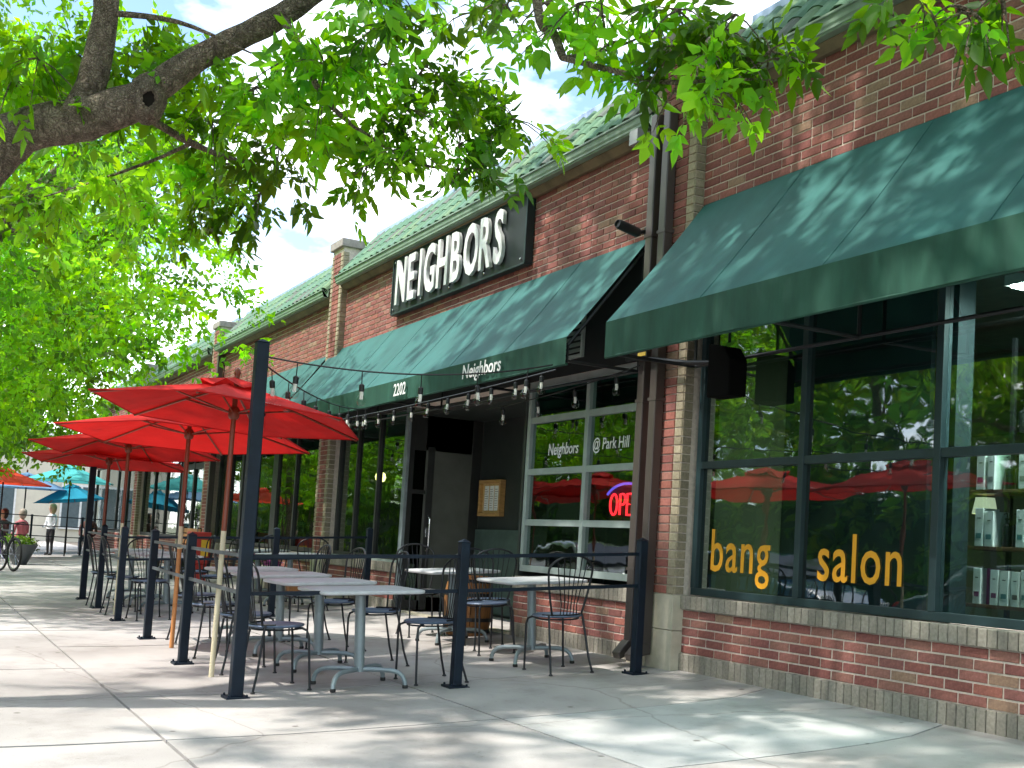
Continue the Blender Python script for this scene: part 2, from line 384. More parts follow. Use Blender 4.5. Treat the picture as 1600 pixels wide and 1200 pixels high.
# bays ------------------------------------------------------------------
ZT = 4.40
wall_field(0, 7.2, .1, .433, single=lambda x, z: x < 3.25, header_every=0)
wall_field(0, 7.2, 2.62, ZT, single=lambda x, z: x < 3.05 and z > 3.53)
soldier(0, 7.2, -.06, .1, 'plinth_course'); soldier(0, 7.2, .433, .54, 'sill_course', y=-.03)
wall_field(-8.38, -.59, 2.45, ZT)
wall_field(-2.78, -.59, .1, .43, header_every=0); soldier(-2.78, -.59, -.06, .1, 'plinth_course'); soldier(-2.78, -.59, .43, .55, 'sill_course', y=-.03)
wall_field(-8.38, -5.76, .1, .43, header_every=0); soldier(-8.38, -5.76, -.06, .1, 'plinth_course'); soldier(-8.38, -5.76, .43, .55, 'sill_course', y=-.03)
wall_field(-15.5, -8.86, 2.45, 4.30)
wall_field(-15.5, -8.86, .1, .43, header_every=0); soldier(-15.5, -8.86, -.06, .1, 'plinth_course'); soldier(-15.5, -8.86, .43, .55, 'sill_course', y=-.03)
wall_field(-23.2, -16.02, 2.45, 4.30, header_every=0)
wall_field(-23.2, -18.6, -.05, .55, header_every=0)
wall_field(-31.5, -23.75, 2.45, 4.30, header_every=0); wall_field(-31.5, -23.75, -.05, .55, header_every=0)
# pilasters ----------------------------------------------------------------
def pilaster(x0, x1, ztop, stone_top=.54):
    y = -.092
    m = MB(); m.box((x0 + .008, y + .008, stone_top), (x1 - .008, .22, ztop - .12)); p = part(m, 'pilaster', mortar)
    b = MB(); nrow = int((ztop - .12 - stone_top) / CH); J = .005
    t = random.choice
    for r in range(nrow):
        za = stone_top + r * CH; zb = za + CH - J; za += J
        w = (x1 - x0)
        tw = [.10, w - .20, .10]
        xs = [x0, x0 + tw[0], x0 + w / 2 if r % 2 else x0 + .2, x1 - tw[2], x1]
        xs = sorted(set(round(v, 3) for v in xs))
        for i in range(len(xs) - 1):
            if xs[i + 1] - xs[i] < .04: continue
            edge = i == 0 or i == len(xs) - 2
            q = random.uniform(.8, 1.15); c = tuple(v * q for v in (.36, .31, .22)) if edge else brick_col(.05)
            brick_box(b, xs[i] + J, xs[i + 1] - J, za, zb, c, y)
        for side, xx in (('+x', x1), ('-x', x0)):
            q = random.uniform(.75, 1.1); brick_box(b, y + .004, -.004, za, zb, tuple(v * q for v in (.34, .29, .21)), xx, along=side)
    o = b.build('brickwork', tanbrick, p, fix=False); o['kind'] = 'stuff'
    for z0, z1 in ((-.14, .265), (.27, stone_top)):
        s = MB(); s.box((x0 - .006, y - .008, z0), (x0 + (x1 - x0) * .45 - .002, .1, z1)); s.build('stone_block', stone, p, bevel=.004)
        s = MB(); s.box((x0 + (x1 - x0) * .45 + .002, y - .008, z0), (x1 + .006, .1, z1)); s.build('stone_block', stone, p, bevel=.004)
    c = MB(); c.box((x0 - .03, y - .04, ztop - .12), (x1 + .03, .62, ztop)); c.build('cap', mat('cap_brick', (.30, .27, .25), .9, var=.25, scale=12, bump=.3), p, bevel=.01)
    c = MB(); c.box((x0 + .005, .2, 4.3), (x1 - .005, .6, ztop - .12)); c.build('pier_side', tanbrick if False else mat('pier_brick', (.28, .16, .12), .9, var=.3, scale=14, bump=.3), p)
    return p
for a, b_, zt in ((-.59, 0, 5.1), (-8.86, -8.38, 5.06), (-16.02, -15.5, 4.9), (-23.75, -23.2, 4.9), (7.2, 7.75, 5.1)): pilaster(a, b_, zt)
# roof: deck, tiles, gutter, cap ----------------------------------------------
tile_m = mat('green_tile', (1, 1, 1), .8, spec=.15, var=.2, scale=12, bump=.1, bscale=60, attr=True)
TM = []
for v in range(6):
    q = random.Random(v); b = MB(); n = 7; r0, r1, l = .098, .088, .40
    c = [(.10, .19, .12), (.12, .21, .135), (.09, .18, .12), (.14, .22, .13), (.11, .19, .145), (.12, .14, .12)][v]
    vs = []
    for r_, yy, h in ((r0, 0, .012), (r1, l, 0)):
        for k in range(n):
            t = math.pi * k / (n - 1); vs.append((r_ * math.cos(t), yy, h + r_ * .72 * math.sin(t)))
        for k in range(n):
            t = math.pi * k / (n - 1); vs.append(((r_ - .014) * math.cos(t), yy, h + (r_ - .014) * .72 * math.sin(t)))
    fs = [(i, i + 1, 2 * n + i + 1, 2 * n + i) for i in range(n - 1)] + [(n + i, 3 * n + i, 3 * n + i + 1, n + i + 1) for i in range(n - 1)] + [(i, n + i, n + i + 1, i + 1) for i in range(n - 1)]
    b.add(vs, fs, c); TM.append(b.mesh('roof_tile', tile_m, smooth=False, fix=False))
ntile = 0
gut_m = mat('gutter_green', (.20, .29, .22), .45, var=.15, scale=6, spec=.5)
def roof(x0, x1, zg, single=True):
    global ntile
    y0, y1, z0, z1 = -.10, .42, zg + .10, zg + .72
    d = MB(); d.prism([(x0, y0, z0 - .02), (x0, y1, z1), (x0, y1 + .3, z1), (x0, y1 + .3, z0 - .12), (x0, y0, z0 - .12)], (x1 - x0, 0, 0)); rf = part(d, 'roof', mat('roof_pan', (.16, .24, .18), .7, var=.2))
    ang = math.atan2(z1 - z0, y1 - y0); ln = math.hypot(z1 - z0, y1 - y0); rows = 3; ex = ln / rows
    nc = int((x1 - x0) / .205); b = MB()
    for c in range(nc):
        for r in range(rows):
            s_ = r * ex - .03; p = (x0 + .1 + c * (x1 - x0 - .0) / nc, y0 + s_ * math.cos(ang), z0 + s_ * math.sin(ang) + .004)
            if p[0] + .1 > x1: continue
            rot = (ang + .015, 0, random.uniform(-.02, .02))
            if single and ntile < 300: inst('roof_tile', random.choice(TM), rf, p, rot); ntile += 1
            else:
                me = random.choice(TM); M = Matrix.Translation(p) @ Matrix.Rotation(ang, 4, 'X')
                cc = tuple(me.color_attributes['Col'].data[0].color)[:3]
                b.add([M @ v.co for v in me.vertices], [tuple(f.vertices) for f in me.polygons], cc)
    if b.V:
        o = b.build('roof_tiles', tile_m, rf, fix=False); o['kind'] = 'stuff'
    f = MB(); f.box((x0, y1 - .05, z1 + .02), (x1, y1 + .34, z1 + .10)); f.build('ridge_flashing', mat('flashing', (.34, .43, .62), .4, .3, var=.1), rf, bevel=.01)
    q = MB(); q.prism([(x0, -.012, zg - .09), (x0, -.012, zg - .02), (x0, -.06, zg + .06), (x0, -.11, zg + .06), (x0, -.11, zg - .04), (x0, -.05, zg - .09)], (x1 - x0, 0, 0)); part(q, 'soffit_board', mat('soffit', (.19, .15, .09), .8, var=.3, scale=5))
    prof = [(-.105, zg - .03), (-.17, zg - .03), (-.195, zg + .02), (-.20, zg + .065), (-.215, zg + .07), (-.215, zg + .085), (-.19, zg + .085), (-.185, zg - .015), (-.115, zg - .015), (-.115, zg + .085), (-.105, zg + .085)]
    q = MB(); q.prism([(x0, a, b2) for a, b2 in prof], (x1 - x0, 0, 0)); part(q, 'gutter', gut_m)
roof(.02, 7.18, 4.40); roof(-8.36, -.62, 4.40); roof(-15.48, -8.88, 4.30); roof(-23.18, -16.04, 4.30, False); roof(-31.5, -23.77, 4.30, False)
m = MB(); m.box((-31.5, .75, 4.2), (7.7, 11, 4.35)); part(m, 'flat_roof', mat('roof_gravel', (.25, .24, .22), .9))
# downspouts on the first pilaster
dsm = mat('downspout_brown', (.085, .072, .068), .38, .35, var=.15, scale=3, stretch=(1, 1, .2))
for x in (-.47, -.29):
    b = MB(); b.box((x - .044, -.19, .12), (x + .044, -.105, 4.42)); d = part(b, 'downspout', dsm, bevel=.008)
    for z in (.7, 2.05, 3.4): q = MB(); q.box((x - .056, -.194, z), (x + .056, -.10, z + .025)); q.build('strap', dsm, d)
for x in (-.47, -.29):
    b = MB(); b.prism([(x - .05, -.11, .14), (x - .05, -.2, .15), (x - .05, -.29, .05), (x - .05, -.27, .0), (x - .05, -.17, .05), (x - .05, -.11, .06)], (.10, 0, 0)); part(b, 'downspout_shoe', dsm, bevel=.006)
for x, zt in ((-15.35, 4.2),):
    b = MB(); b.box((x - .05, -.14, .1), (x + .05, -.03, zt)); part(b, 'downspout', dsm, bevel=.008)
b = MB(); b.box((-.74, -.25, 4.22), (-.62, -.08, 4.34)); part(b, 'gutter_outlet', mat('grey_metal', (.32, .33, .33), .5, .4))
# interiors ---------------------------------------------------------------------
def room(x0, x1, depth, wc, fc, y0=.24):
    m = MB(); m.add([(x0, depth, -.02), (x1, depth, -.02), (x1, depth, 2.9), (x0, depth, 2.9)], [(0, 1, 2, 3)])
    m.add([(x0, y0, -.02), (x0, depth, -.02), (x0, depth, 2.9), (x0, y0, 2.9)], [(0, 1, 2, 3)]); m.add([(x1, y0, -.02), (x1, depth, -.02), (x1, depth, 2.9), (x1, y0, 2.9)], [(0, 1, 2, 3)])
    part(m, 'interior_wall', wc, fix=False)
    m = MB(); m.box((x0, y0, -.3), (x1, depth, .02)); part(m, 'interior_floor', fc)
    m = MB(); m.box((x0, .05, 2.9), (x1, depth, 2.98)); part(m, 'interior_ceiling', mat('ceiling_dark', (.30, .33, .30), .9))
wood_floor = mat('floor_wood', (.12, .07, .04), .5, var=.3, scale=4, stretch=(.3, 3, 1))
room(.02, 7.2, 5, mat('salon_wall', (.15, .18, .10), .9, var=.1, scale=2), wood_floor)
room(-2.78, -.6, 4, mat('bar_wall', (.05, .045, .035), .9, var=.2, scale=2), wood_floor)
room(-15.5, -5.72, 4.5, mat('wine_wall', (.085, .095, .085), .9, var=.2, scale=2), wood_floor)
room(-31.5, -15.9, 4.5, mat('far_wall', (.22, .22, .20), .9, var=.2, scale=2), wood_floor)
m = MB(); m.box((.03, .9, .02), (1.52, .94, 2.9)); part(m, 'added_backdrop', mat('backdrop_dark_teal', (.012, .03, .036), .7, var=.3, scale=2))  # dark sheet added inside to keep the first two salon panes dark
# windows --------------------------------------------------------------------------
GL = glass('window_glass', (.62, .74, .72), ior=2.35, rough=.018)
teal_frame = mat('dark_teal_frame', (.012, .032, .037), .5, var=.2, scale=6)
alu = mat('grey_aluminium', (.36, .43, .42), .42, .25, var=.12, scale=5)
blackf = mat('black_frame', (.018, .020, .020), .45, var=.2, scale=6)
def window(xs, zs, fm, y=.03, w=.05, d=.07, glassm=None, name='window', jamb=None, wide={}):
    """grid window: each rail, mullion and pane is a piece of the window"""
    m = MB(); x0, x1, z0, z1 = xs[0], xs[-1], zs[0], zs[-1]
    m.box((x0 - w / 2, y, z0 - w / 2), (x1 + w / 2, y + d, z0 + w / 2))
    win = part(m, name, fm, bevel=.003)
    m = MB(); m.box((x0 - w / 2, y, z1 - w / 2), (x1 + w / 2, y + d, z1 + w / 2)); m.build('head_rail', fm, win, bevel=.003)
    for x in xs:
        ww = wide.get(x, w); q = MB(); q.box((x - ww / 2, y - .004, z0 + w / 2), (x + ww / 2, y + d - .004, z1 - w / 2)); q.build('mullion', (jamb if jamb and x == xs[-1] else fm), win, bevel=.003)
    for z in zs[1:-1]:
        for i in range(len(xs) - 1):
            q = MB(); q.box((xs[i] + wide.get(xs[i], w) / 2, y + .001, z - w / 2), (xs[i + 1] - wide.get(xs[i + 1], w) / 2, y + d - .008, z + w / 2)); q.build('rail', fm, win, bevel=.003)
    for i in range(len(xs) - 1):
        for j in range(len(zs) - 1):
            a, b_ = xs[i] + wide.get(xs[i], w) / 2, xs[i + 1] - wide.get(xs[i + 1], w) / 2
            q = MB(); q.box((a, y + d * .45, zs[j] + w / 2), (b_, y + d * .45 + .006, zs[j + 1] - w / 2))
            pn = q.build('pane', glassm or GL, win)
            pn.rotation_euler = (0, 0, 0)
    return win
salon_w = window([.07, 1.22, 2.40, 3.6, 4.8, 6.0, 7.1], [.575, 1.54, 2.58], teal_frame, w=.055)
garage = window([-2.72, -1.63, -.66], [.63, 1.075, 1.565, 2.07, 2.42], alu, w=.06, name='glazed_door')
window([-8.26, -7.56, -6.77, -5.86], [.60, 2.45], blackf, w=.055, jamb=alu)
window([-15.2, -14.3, -13.5, -12.55, -11.4, -10.3, -9.1], [.60, 2.45], blackf, w=.06, wide={-11.4: .28, -13.5: .14})
window([-23.0, -21.6, -20.2, -18.7], [.60, 2.45], blackf, w=.07)
window([-18.5, -17.4, -16.3], [.05, 2.1, 2.45], blackf, w=.12, name='entry_door')
window([-31, -29, -27, -25.4, -24], [.60, 2.45], blackf, w=.09)
m = MB(); m.box((2.34, .112, .55), (2.455, .25, 2.62)); part(m, 'window_column', mat('column_teal', (.006, .02, .024), .7, var=.2))
m = MB(); m.box((-8.36, .01, .552), (-5.80, .16, .58)); part(m, 'window_ledge', alu)
# entry recess
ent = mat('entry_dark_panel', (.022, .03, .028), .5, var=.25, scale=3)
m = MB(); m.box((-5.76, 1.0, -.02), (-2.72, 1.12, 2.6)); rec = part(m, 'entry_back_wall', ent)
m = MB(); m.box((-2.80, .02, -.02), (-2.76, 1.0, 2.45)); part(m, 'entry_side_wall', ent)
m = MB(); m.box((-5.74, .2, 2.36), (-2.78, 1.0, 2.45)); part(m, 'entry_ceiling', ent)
m = MB(); m.box((-5.755, .965, .02), (-4.4, .998, 1.02)); part(m, 'wainscot_panel', mat('green_panel', (.05, .085, .075), .6, var=.2))
dr = MB()
for y0, y1, z0, z1 in ((.02, .09, .0, 2.36), (.27, .36, .0, 1.98), (.86, .99, .0, 2.36), (.09, .27, 0, .12), (.36, .86, 0, .16), (.09, .86, 1.93, 2.36), (.09, .27, 1.40, 1.45)):
    dr.box((-5.79, y0, z0), (-5.72 + (.004 if y0 in (.02, .86, .27) else 0), y1, z1))
door = part(dr, 'door', blackf, bevel=.003)
for y0, y1, z0, z1 in ((.09, .27, .12, 1.93), (.36, .86, .16, 1.93)):
    q = MB(); q.box((-5.76, y0, z0), (-5.752, y1, z1)); q.build('pane', glass('door_glass', (.5, .6, .56), 1.5), door)
chrome = mat('chrome', (.75, .76, .78), .18, 1, var=.03)
q = MB(); q.tube([(-5.71, .315, .72), (-5.65, .315, .76), (-5.65, .315, 1.10), (-5.71, .315, 1.14)], .014, 10); q.box((-5.718, .29, .88), (-5.70, .34, 1.0)); q.build('door_handle', chrome, door, smooth=True)
m = MB(); m.box((-5.80, -.02, .0), (-5.70, .02, 2.45)); part(m, 'entry_jamb', mat('jamb_grey', (.17, .21, .23), .5, var=.15), bevel=.004)
m = MB(); m.box((-5.76, -.01, -.05), (-2.78, .10, -.005)); part(m, 'threshold', stone)
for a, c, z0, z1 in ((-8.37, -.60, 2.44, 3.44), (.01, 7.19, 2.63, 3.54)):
    m = MB(); m.box((a, -.02, z0), (c, -.006, z1)); part(m, 'awning_shade_panel', mat('awning_shade_black', (.006, .008, .008), .8, var=.2))  # black sheets over the brick, standing in for the deep shade under the awnings
# louvre grille below the awning end
vg = MB(); vg.box((-2.05, -.05, 2.58), (-1.66, -.021, 2.61)); vg.box((-2.05, -.05, 2.95), (-1.66, -.021, 2.98)); vg.box((-2.05, -.05, 2.61), (-2.02, -.021, 2.95)); vg.box((-1.69, -.05, 2.61), (-1.66, -.021, 2.95))
vent = part(vg, 'louvre_grille', mat('grille_paint', (.42, .45, .42), .5, var=.1))
for k in range(6):
    z = 2.63 + k * .055; q = MB(); q.prism([(-2.02, -.048, z), (-2.02, -.044, z), (-2.02, -.024, z + .04), (-2.02, -.028, z + .04)], (.33, 0, 0)); q.build('louvre', MATS['grille_paint'], vent)

# lettering on the glass
orange = mat('orange_vinyl', (.80, .36, .02), .5, var=.05)
white_v = mat('white_vinyl', (.82, .84, .84), .5, var=.03)
text_obj('lettering', 'bang', .45, orange, salon_w, face_at(.23, .054, .745), .0015, .003, .76, 1.10)
text_obj('lettering', 'salon', .45, orange, salon_w, face_at(1.39, .054, .735), .0015, .003, .76, 1.08)
text_obj('lettering', 'Neighbors', .155, white_v, garage, face_at(-2.36, .055, 1.72), .001, .002, .86, 1.0, .12)
text_obj('lettering', '@ Park Hill', .145, white_v, garage, face_at(-1.55, .055, 1.735), .001, .001, .86, 1.0, .08)

# ------------------------------------------------------------------ awnings
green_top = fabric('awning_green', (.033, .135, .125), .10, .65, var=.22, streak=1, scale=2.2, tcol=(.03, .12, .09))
dark_steel = mat('dark_steel', (.02, .022, .024), .45, .4, var=.15)
def awning(x0, x1, ztop, yf, zf, zb, label, seams=1.15):
    t = thing('awning', ((x0 + x1) / 2, 0, zb), label, 'awning', 'green shopfront awnings')
    L = t.location.copy()
    def A(mb, name, m, **kw): o = mb.build(name, m, t, **kw); o.location = -L; return o
    n = max(2, int((x1 - x0) / .23)); rows = 8; b = MB(); vs = []; fs = []
    ya, za = -.012, ztop
    for j in range(rows + 1):
        f = j / rows
        for i in range(n + 1):
            x = x0 + (x1 - x0) * i / n
            sag = .02 * math.sin(math.pi * f) * (1 + .4 * math.sin(x * 2.9)) + .016 * math.sin(math.pi * f) * abs(math.sin(math.pi * (x - x0) / seams))
            vs.append((x, ya + (yf - ya) * f, za + (zf - za) * f - sag))
    k = n + 1
    for j in range(rows):
        for i in range(n): fs.append((j * k + i, j * k + i + 1, (j + 1) * k + i + 1, (j + 1) * k + i))
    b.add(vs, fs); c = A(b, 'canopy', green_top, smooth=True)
    x = x0 + seams
    while x < x1 - .2:
        s = MB(); s.tube([(x, ya + (yf - ya) * f / 8, za + (zf - za) * f / 8 - .02 * math.sin(math.pi * f / 8) * (1 + .4 * math.sin(x * 2.9)) + .002) for f in range(9)], .002, 5); s.build('seam', green_top, c, smooth=True); x += seams
    v = MB(); vs = []; fs = []
    for i in range(n + 1):
        x = x0 + (x1 - x0) * i / n; w = .006 * math.sin(x * 3.1) + .004 * math.sin(x * 7.3)
        for z, kk in ((zf, 0), ((zf + zb) / 2, .6), (zb, 1)): vs.append((x, yf - .002 + w * kk, z))
    for i in range(n):
        for r in range(2): fs.append((i * 3 + r, i * 3 + 3 + r, i * 3 + 4 + r, i * 3 + 1 + r))
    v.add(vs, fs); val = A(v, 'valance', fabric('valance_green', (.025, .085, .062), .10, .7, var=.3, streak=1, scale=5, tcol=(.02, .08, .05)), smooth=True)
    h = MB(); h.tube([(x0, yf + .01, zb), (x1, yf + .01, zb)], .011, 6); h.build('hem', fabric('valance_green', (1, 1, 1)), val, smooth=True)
    f = MB()
    for x in [x0 + .03, x1 - .03] + [x0 + (x1 - x0) * q / 4 for q in (1, 2, 3)]:
        f.tube([(x, -.045, za - .12), (x, yf + .03, zf - .06)], .014, 6); f.tube([(x, yf + .03, zf - .06), (x, yf + .03, zb + .03)], .012, 6)
        f.tube([(x, -.03, zb + .03), (x, yf + .03, zb + .03)], .014, 6); f.tube([(x, -.045, za - .12), (x, -.045, zb + .03)], .014, 6)
    for z, y in ((zf - .06, yf + .03), (zb + .03, yf + .03), (za - .12, -.045), (zb + .03, -.045)): f.tube([(x0 + .03, y, z), (x1 - .03, y, z)], .014, 6)
    A(f, 'frame', dark_steel, smooth=True)
    return t, L, val
awning(.03, 7.1, 3.58, -.85, 2.535, 2.27, 'plain dark green awning over the bang salon window')
aw, awL, val = awning(-8.72, -.70, 3.48, -.76, 2.535, 2.315, 'green awning lettered Neighbors and 2202 over the restaurant entrance')
awning(-15.3, -8.98, 3.45, -.76, 2.50, 2.29, 'green awning behind the tall string light pole, beyond the entrance')
awning(-23.0, -16.2, 3.45, -.76, 2.50, 2.29, 'far green awning over the shop past the restaurant')
val_t = text_obj('lettering', 'Neighbors', .185, white_v, aw, Matrix.Translation(-awL) @ face_at(-2.6, -.79, 2.375), .001, .002, 1.03, 1.0, .10)
text_obj('lettering', '2202', .185, white_v, aw, Matrix.Translation(-awL) @ face_at(-4.32, -.79, 2.36), .001, .002, .92, 1.0)

# ------------------------------------------------------------------ sign
sg = thing('wall_sign', (-4.59, 0, 3.65), 'dark wall sign with raised silver letters reading NEIGHBORS', 'sign')
def sp(mb, name, m, **kw): o = mb.build(name, m, sg, **kw); o.location = -Vector((-4.59, 0, 3.65)); return o
b = MB(); b.box((-6.36, -.09, 3.65), (-2.81, -.015, 4.345)); sp(b, 'panel', mat('sign_panel', (.008, .014, .016), .6, var=.25, scale=4), bevel=.01)
b = MB()
for a, c in (((-6.37, -.10, 3.635), (-2.80, -.01, 3.655)), ((-6.37, -.10, 4.34), (-2.80, -.01, 4.36)), ((-6.38, -.10, 3.655), (-6.35, -.01, 4.34)), ((-2.82, -.10, 3.655), (-2.79, -.01, 4.34))): b.box(a, c)
sp(b, 'frame', mat('sign_edge', (.008, .024, .028), .5, var=.2), bevel=.004)
silver = mat('brushed_silver', (.78, .79, .80), .45, .25, var=.28, scale=5, stretch=(1, 1, 3))
for ch, xx in zip('NEIGHBORS', [-6.16, -5.77, -5.43, -5.265, -4.90, -4.52, -4.17, -3.79, -3.43]):
    o = text_obj('letter', ch, .78, silver, sg, Matrix.Translation((4.59, 0, -3.65)) @ face_at(xx, -.125, 3.745), .02, .016, .60, 1)
for x in (-6.29, -5.4, -4.59, -3.7, -2.88):
    for z in (3.70, 4.30):
        b = MB(); b.lathe([(.012, 0), (.012, .012), (.006, .016)], 8); o = b.build('bolt', chrome, sg); o.location = (x + 4.59, -.092, z - 3.65); o.rotation_euler = (R(90), 0, 0)

# ------------------------------------------------------------------ small fittings on the facade
cc = thing('security_camera', (-.66, -.11, 3.48), 'black bullet security camera at the end of the restaurant awning', 'camera')
b = MB(); M = Matrix.Rotation(R(90), 4, 'X'); b.M = Matrix.Translation((0, -.05, 0)) @ Matrix.Rotation(R(84), 4, 'X') @ Matrix.Rotation(R(12), 4, 'Y')
b.lathe([(.0, 0), (.03, .0), (.042, .02), (.042, .22), (.034, .25), (.03, .25), (.028, .235)], 14); b.build('housing', dark_steel, cc, smooth=True)
b = MB(); b.tube([(0, .06, .03), (0, 0, .02), (0, -.06, 0)], .018, 8); b.box((-.04, .03, -.03), (.04, .10, .07)); b.build('bracket', dark_steel, cc, bevel=.004)
mc = thing('menu_case', (-5.32, 1.0, 1.18), 'oak framed menu case on the dark entry wall', 'menu case')
b = MB()
for a, c in (((-.29, -.075, 0), (.29, -.0, .04)), ((-.29, -.075, .40), (.29, 0, .44)), ((-.29, -.074, .04), (-.25, 0, .40)), ((.25, -.074, .04), (.29, 0, .40))): b.box(a, c)
b.build('frame', mat('oak', (.42, .25, .09), .5, var=.25, scale=8, stretch=(1, 1, 4)), mc, bevel=.003)
b = MB(); b.box((-.25, -.03, .04), (.25, -.002, .40)); b.build('backing', mat('cork', (.50, .34, .14), .9, var=.2, scale=40), mc)
paper = mat('paper', (.72, .76, .74), .8, var=.05, scale=30)
ink = mat('ink', (.12, .12, .12), .8)
for x in (-.14, .0, .13):
    b = MB(); b.box((x - .055, -.034, .07), (x + .055, -.031, .37)); pg = b.build('menu_page', paper, mc)
    b = MB()
    for r_ in range(9):
        b.box((x - .045, -.036, .10 + r_ * .028), (x - .045 + random.uniform(.05, .085), -.0345, .106 + r_ * .028))
    b.build('print', ink, pg)
ng = thing('neon_sign', (-1.05, .12, 1.15), 'glowing red neon OPEN sign with blue arc in the garage door window', 'sign')
neon = mat('neon_red', (1, .02, .03), .4, emit=1.6); neonb = mat('neon_blue', (.15, .12, .9), .4, emit=.6)
def neon_path(pts, m): b = MB(); b.tube([(x, 0, z) for x, z in pts], .011, 7); return b.build('neon_tube', m, ng, smooth=True)
def arc(cx, cz, rx, rz, a0, a1, n=14): return [(cx + rx * math.cos(R(a0 + (a1 - a0) * i / n)), cz + rz * math.sin(R(a0 + (a1 - a0) * i / n))) for i in range(n + 1)]
neon_path(arc(-.20, .10, .055, .09, 0, 358, 20), neon)
neon_path([(-.10, .01), (-.10, .19)] + arc(-.06, .145, .04, .045, 90, -90, 10) + [(-.10, .10)], neon)
neon_path([(.09, .01), (.01, .01), (.01, .10), (.08, .10), (.01, .105), (.01, .19), (.09, .19)], neon)
neon_path([(.13, .01), (.13, .19), (.22, .01), (.22, .19)], neon)
neon_path(arc(.0, .12, .34, .16, 25, 155, 18), neonb)
b = MB(); b.box((-.3, .015, -.04), (.3, .03, .3)); b.build('backing', mat('neon_back', (.01, .01, .012), .5), ng)
# speaker and bracket arm by the first pilaster
arm = thing('bracket_arm', (-.45, -.21, 2.37), 'black steel bracket arm clamped across the brown downspouts', 'bracket')
b = MB(); b.tube([(-.17, -.02, .05), (.2, -.01, .0), (.56, .04, -.06), (.9, .1, -.09)], .018, 8); b.build('arm', dark_steel, arm, smooth=True)
b = MB(); b.box((-.17, -.04, .02), (.14, .0, .07)); b.build('clamp', dark_steel, arm, bevel=.004)
b = MB(); b.box((.02, -.045, .035), (.13, -.039, .065)); b.build('yellow_tag', mat('yellow_tag', (.5, .36, .06), .6), arm)
spk = thing('outdoor_speaker', (.62, -.16, 2.0), 'black box speaker hung under the salon awning', 'speaker')
b = MB(); b.prism([(-.14, -.08, 0), (.12, -.08, 0), (.12, -.08, .26), (.04, -.08, .36), (-.14, -.08, .40)], (0, .16, 0)); b.build('cabinet', mat('speaker_black', (.003, .003, .003), .9, spec=.1), spk, bevel=.01)
b = MB(); b.tube([(0, 0, .40), (0, .0, .62)], .012, 6); b.build('hanger', dark_steel, spk)

# ------------------------------------------------------------------ patio fences
navy = mat('navy_steel', (.006, .013, .024), .5, 0, var=.25, scale=9, spec=.22)
grey_rail = mat('worn_rail', (.07, .085, .095), .5, .2, var=.3, scale=14)
def fence(name, posts, runs, label, worn=(), rails=(.90, .66)):
    """posts: (x, y, height); runs: index pairs joined by two rails"""
    x0, y0, _ = posts[0]; t = thing(name, (x0, y0, g(y0)), label, 'fence'); B = t.location.copy()
    for x, y, h in posts:
        z = g(y); p = MB(); w = .034 if h < 1.5 else .040
        p.box((-w, -w, .008), (w, w, h)); po = p.build('post', navy, t, loc=Vector((x, y, z)) - B, bevel=.006)
        if h > 1.5: po.rotation_euler = (0, 0, 0)
        q = MB(); q.box((-.075, -.075, -.01), (.075, .075, .010)); 
        for sx in (-1, 1):
            for sy in (-1, 1): q.lathe([(.008, .01), (.008, .022), (.004, .026)], 6, (sx * .058, sy * .058, 0))
        q.build('base_plate', navy, po)
        q = MB(); q.add([(-w - .004, -w - .004, h), (w + .004, -w - .004, h), (w + .004, w + .004, h), (-w - .004, w + .004, h), (0, 0, h + .024)], [(0, 1, 4), (1, 2, 4), (2, 3, 4), (3, 0, 4), (3, 2, 1, 0)]); q.build('post_cap', navy, po)
    for ri, (i, j) in enumerate(runs):
        a, b_ = posts[i], posts[j]; railm = grey_rail if ri in worn else navy
        for rz in rails:
            p = Vector((a[0], a[1], g(a[1]) + rz)); q = Vector((b_[0], b_[1], g(b_[1]) + rz)); d = (q - p).normalized(); p += d * .03; q -= d * .03
            m = MB(); s = d.cross(Vector((0, 0, 1))).normalized() * .009; u = Vector((0, 0, .0125))
            vs = [e + k for e in (p, q) for k in (-s - u, s - u, s + u, -s + u)]
            m.add([v - B for v in vs], [(0, 1, 2, 3), (7, 6, 5, 4), (0, 4, 5, 1), (1, 5, 6, 2), (2, 6, 7, 3), (3, 7, 4, 0)]); m.build('rail', railm, t)
    return t
fence('patio_fence', [(-.05, -.37, 1.0), (-.03, -1.87, 1.0), (-.10, -3.38, 2.29), (-1.96, -3.32, 1.0), (-3.87, -3.24, 1.0)], [(0, 1), (1, 2), (2, 3), (3, 4)], 'navy railing from the near brick pilaster round the tall pole to the entrance gap', worn=(2, 3))
fence('patio_fence', [(-5.82, -3.19, 1.0), (-7.64, -3.13, 1.0), (-9.24, -3.1, 2.15), (-5.86, -1.5, 1.0), (-5.9, -.35, 1.0)], [(0, 1), (1, 2), (0, 3), (3, 4)], 'navy railing around the second patio, past the entrance gap', worn=(0, 1))

